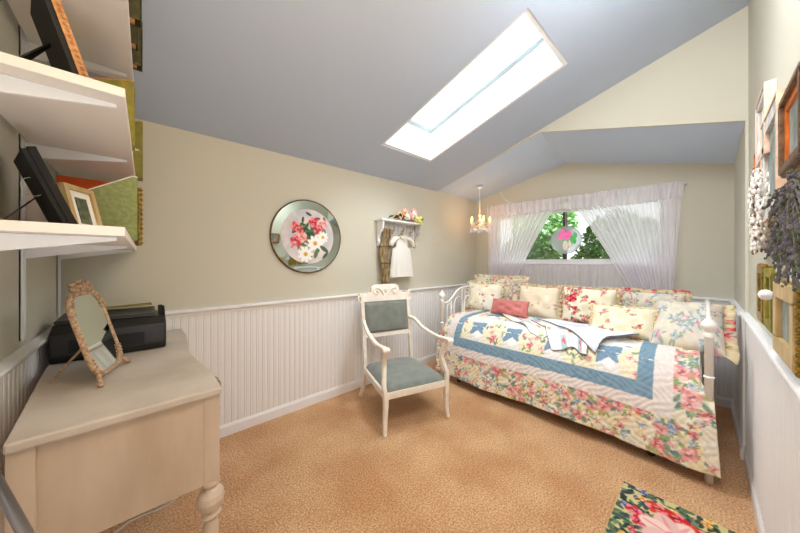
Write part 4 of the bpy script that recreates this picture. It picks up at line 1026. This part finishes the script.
# ------------------------------------------------------------------ right wall group
def wframe(name, label, x0, x1, z0, z1, dep, w, m, pic, lip=None, beads=None, edge=None, y=YR, cat='picture frame'):
    t = thing(name, label, cat, (x0, y, z0)); W2, H2 = x1-x0, z1-z0
    mb = MB()
    for a in ((0, W2, 0, w), (0, W2, H2-w, H2), (0, w, w, H2-w), (W2-w, W2, w, H2-w)): mb.box(a[0], a[1], 0.001, dep, a[2], a[3])
    obj('frame', mb, m, t, bevel=.004)
    if edge:
        mb = MB(); e_ = .008
        for a in ((-e_, W2+e_, -e_, 0), (-e_, W2+e_, H2, H2+e_), (-e_, 0, 0, H2), (W2, W2+e_, 0, H2)): mb.box(a[0], a[1], 0.001, dep+.003, a[2], a[3])
        obj('outer_edge', mb, edge, t)
    if beads:
        mb = MB(); st_ = .017
        for i in range(int(W2/st_)+1):
            for z in (0, H2): mb.ball((i*st_, dep*.7, z), .0085, 6)
        for i in range(int(H2/st_)+1):
            for x in (0, W2): mb.ball((x, dep*.7, i*st_), .0085, 6)
        obj('beading', mb, beads, t)
    ww = w
    if lip:
        mb = MB(); l = .022
        for a in ((w, W2-w, w, w+l), (w, W2-w, H2-w-l, H2-w), (w, w+l, w+l, H2-w-l), (W2-w-l, W2-w, w+l, H2-w-l)): mb.box(a[0], a[1], .001, dep*.75, a[2], a[3])
        obj('inner_lip', mb, lip, t); ww = w+l
    mb = MB(); mb.box(ww, W2-ww, .001, dep*.6, ww, H2-ww); obj('picture', mb, pic, t)
    return t
wframe('picture_frame', 'ornate brown beaded frame with bright amber lip, highest at the right edge', 1.17, 1.45, 1.565, 1.79, .04, .018, 'brownwood', 'print', 'amber', 'brownwood')
wframe('picture_frame', 'distressed pale grey frame with peach outer edge behind the lavender', 1.56, 1.93, 1.47, 1.865, .03, .05, 'greywood', 'print', None, None, 'peach')
wframe('picture_frame', 'peach edged narrow frame above the white shell wreath', 1.84, 2.10, 1.745, 2.015, .03, .028, 'greywood', 'matboard', None, None, 'peach')
wframe('picture_frame', 'small amber framed mirror farthest along the right wall', 2.20, 2.34, 1.71, 1.86, .02, .015, 'amber', 'silver')
wframe('picture_frame', 'small old gold frame under the white shell wreath', 1.93, 2.10, 1.04, 1.285, .03, .035, 'gold', 'print2', None, 'gold')
wframe('picture_frame', 'yellow gold frame between the small gold frame and the cream frame', 1.72, 1.90, 1.035, 1.275, .028, .035, 'olive', 'gold')
wframe('picture_frame', 'tan wooden frame with beaded edge standing just above the wainscot cap rail', 1.28, 1.60, 1.00, 1.235, .035, .05, 'tan', 'print', None, 'gold')
# plank carrying crystal knob
t = thing('knob_board', 'slim weathered white board with a faceted glass knob on the right wall', 'hook board', (1.63, YR, 1.12))
mb = MB(); mb.box(0, .08, .001, .018, 0, .34); obj('board', mb, 'greywood', t)
mb = MB(); mb.tube([(.04, .018, .06), (.04, .03, .06)], .006, 8); mb.ball((.04, .043, .06), .020, 10); obj('glass_knob', mb, 'crystal', t)
# shell wreath
wr = thing('shell_wreath', 'white shell encrusted wreath with brown seeds on the right wall', 'wreath', (2.02, YR, 1.535))
rg = random.Random(12); mb = MB(); mb2 = MB()
for i in range(900):
    a = rg.random()*6.28; r = .135+rg.gauss(0, .032); r = min(.19, max(.08, r)); y = .012+.035*rg.random()
    (mb if i % 9 else mb2).ball((r*math.cos(a), y, r*math.sin(a)), rg.uniform(.005, .012), 6, (1, .6, 1.2))
obj('shells', mb, 'shell', wr); obj('seeds', mb2, 'shellbrown', wr)
mb = MB(); mb.tube([(.14*math.cos(a), .014, .14*math.sin(a)) for a in [2*PI*i/40 for i in range(40)]], .011, 8, closed=True); obj('ring', mb, 'shell', wr)
# lavender bunch
lv = thing('lavender_bunch', 'big bunch of dried lavender hanging on the right wall below the ornate frame', 'dried flowers', (1.02, YR, 1.47))
mb = MB(); mb2 = MB(); rg = random.Random(15)
for i in range(420):
    sp = rg.uniform(-1, 1); dx = sp*.20+rg.gauss(0, .02); dz = -rg.uniform(.0, .25)*(1-.35*abs(sp)); dy = rg.uniform(.012, .085)
    p0 = Vector((rg.uniform(-.03, .03), .03, .0)); p1 = Vector((dx, dy, dz)); mid = (p0+p1)/2+Vector((0, .02, .01))
    mb.tube([p0, mid, p1], .0016, 4, cap=False)
    dirv = (p1-mid).normalized()
    for j in range(7):
        q = p1-dirv*(.007*j); o = Vector((rg.uniform(-1, 1), rg.uniform(-1, 1), rg.uniform(-1, 1)))*.006
        (mb2 if j % 3 else mb).ball(tuple(q+o), rg.uniform(.0018, .0038), 5, (1, 1, 1.4))
obj('stems', mb, 'lavstem', lv); obj('buds', mb2, 'lavender', lv)
mb = MB(); mb.tube([(.02*math.cos(a), .03+.02*math.sin(a), -.005) for a in [2*PI*i/16 for i in range(16)]], .006, 6, closed=True); mb.tube([(0, .03, 0), (0, .002, .05)], .003, 6); obj('tie', mb, 'tan', lv)

# ------------------------------------------------------------------ rug
cr_ = Canvas(.62, .42, (206, 196, 140), .0025, 51); g = cr_.rg
for _ in range(420): cr_.leaf(g.uniform(0, .62), g.uniform(0, .42), g.uniform(.015, .035), g.random()*6, g.choice([(70, 96, 80), (96, 120, 90), (60, 74, 84), (120, 140, 110), (40, 60, 50)]))
cr_.scatter(150, .014, .026, [(200, 60, 70), (226, 150, 60), (120, 116, 160), (90, 100, 140), (230, 190, 80)], ((70, 90, 80), (50, 64, 54)), 2)
# canvas x: 0 = far end (X 2.06) ; canvas y: 0 = left (Y .32)
for x, y, r, c_ in ((.10, .15, .045, (214, 60, 50)), (.11, .22, .05, (206, 40, 44)), (.14, .29, .04, (220, 70, 40)), (.20, .07, .035, (206, 50, 70)), (.26, .10, .035, (196, 40, 60)), (.40, .30, .06, (200, 60, 60)), (.5, .12, .06, (220, 90, 60))): cr_.rose(x, y, r, c_)
for k_ in range(7):
    a = k_*2*PI/7; cr_.ell(.25+.075*math.cos(a), .22+.065*math.sin(a), .062, .045, a, (236, 208, 196) if k_ % 2 else (226, 186, 178), 1); cr_.ell(.25+.075*math.cos(a), .22+.065*math.sin(a), .05, .008, a, (226, 130, 140), .6)
cr_.ell(.25, .22, .028, .028, 0, (230, 150, 160), 1); cr_.ell(.25, .22, .018, .018, 0, (110, 120, 50), 1); cr_.ell(.25, .22, .007, .007, 0, (50, 60, 30), 1)
RX1, RX0, RY1, RY0 = 2.065, 1.445, .315, -.105
def rugf(u, v):
    y = RY1+(RY0-RY1)*v; x = RX1+(RX0-RX1)*u
    return (x, y+.03*(u-.0)*.2, .012+.0012*math.sin(x*60)*math.sin(y*50))
rug = painted_grid('floral_rug', rugf, 220, 160, cr_, lambda u, v: (.62*u, .42*v), m='rugpaint', solid=.010)
tag(rug, 'small floral rug with a pink poppy on the tan carpet by the right wall', 'rug')

G = dict(sham_pillow='pillows on the daybed', square_pillow='pillows on the daybed', bolster_pillow='pillows on the daybed', wall_shelf='white shelves on the left wall',
         shelf_standard='white shelf standards on the left wall', magazine_file='magazine files on the wall shelves', sheer_curtain='sheer curtains at the window', garden_shrub='shrubs outside the window')
for o in list(bpy.data.objects):
    if o.parent is None and o.get('label') and 'group' not in o:
        b_ = o.name.split('.')[0]
        if b_ in G: o['group'] = G[b_]
        elif b_ == 'picture_frame': o['group'] = 'frames hung on the right wall' if o.location.y < 0 else 'frames standing on the wall shelves'
# ------------------------------------------------------------------ light
wd = bpy.data.worlds.new('World'); bpy.context.scene.world = wd; wd.use_nodes = True
nt = wd.node_tree; bg = nt.nodes['Background']; bg.inputs[0].default_value = (.90, .96, 1, 1)
tcw = nt.nodes.new('ShaderNodeTexCoord'); sx = nt.nodes.new('ShaderNodeSeparateXYZ'); mr = nt.nodes.new('ShaderNodeMapRange')
nt.links.new(tcw.outputs['Generated'], sx.inputs[0]); nt.links.new(sx.outputs['Z'], mr.inputs['Value'])
mr.inputs['From Min'].default_value = .30; mr.inputs['From Max'].default_value = .6; mr.inputs['To Min'].default_value = 1.25; mr.inputs['To Max'].default_value = 14.
nt.links.new(mr.outputs[0], bg.inputs[1])
def area(name, loc, rot, sx, sy, power, colr=(1, 1, 1), portal=False):
    l = bpy.data.lights.new(name, 'AREA'); l.shape = 'RECTANGLE'; l.size = sx; l.size_y = sy; l.energy = power; l.color = colr
    if portal: l.cycles.is_portal = True
    o = bpy.data.objects.new(name, l); o.location = loc; o.rotation_euler = rot; col.objects.link(o); return o
sl = math.atan(.275)
area('skylight_portal', ((SX0+SX1)/2, (SY0+SY1)/2, zc((SY0+SY1)/2)+d+.05), (-sl, 0, 0), .62, 1.35, 1, portal=True)
area('window_portal', (XW+T+.03, (WY0+WY1)/2, (WZ0+WZ1)/2), (0, PI/2, 0), .7, 1.9, 1, portal=True)
def point(name, loc, power, colr, r=.1):
    l = bpy.data.lights.new(name, 'POINT'); l.energy = power; l.color = colr; l.shadow_soft_size = r
    o = bpy.data.objects.new(name, l); o.location = loc; col.objects.link(o); return o
point('warm_fill', (.55, .10, 2.45), 17, (1, .72, .45), .18)  # unseen warm fill added to tint the upper walls and gable
lo_ = Vector((1.25, .0, 2.62)); dv_ = Vector((3.5, 1.1, 1.0))-lo_
area('alcove_fill', lo_, dv_.to_track_quat('-Z', 'Y').to_euler(), .35, .35, 10, (.86, .93, 1))  # unseen fill added to brighten the bed, sheers and alcove
area('upward_fill', (.12, .10, .80), (0, PI-.0, 0), .3, .3, 5, (.95, .97, 1))  # unseen fill below the view, added to lift the ceiling
point('chandelier_glow', (cx-.02, cy-.02, 1.90), 1.3, (1, .62, .30), .10)
point('camera_fill', (.15, .05, 1.75), 1.6, (1, .95, .9), .2)  # unseen soft fill added right by the camera

cam = bpy.data.cameras.new('Camera'); cam.sensor_width = 36; cam.lens = 36*278/800; cam.shift_y = -4.5/800; cam.clip_start = .02
co = bpy.data.objects.new('Camera', cam); co.location = (0, 0, 1.3); col.objects.link(co)
fwd = Vector((.6748, .7380, 0)); co.rotation_euler = fwd.to_track_quat('-Z', 'Y').to_euler()
S = bpy.context.scene; S.camera = co
S.view_settings.view_transform = 'Standard'; S.view_settings.look = 'None'; S.view_settings.exposure = .80; S.view_settings.gamma = .98
S.cycles.max_bounces = 10; S.cycles.diffuse_bounces = 6; S.cycles.transparent_max_bounces = 16
S.cycles.use_denoising = True; S.cycles.sample_clamp_indirect = 8
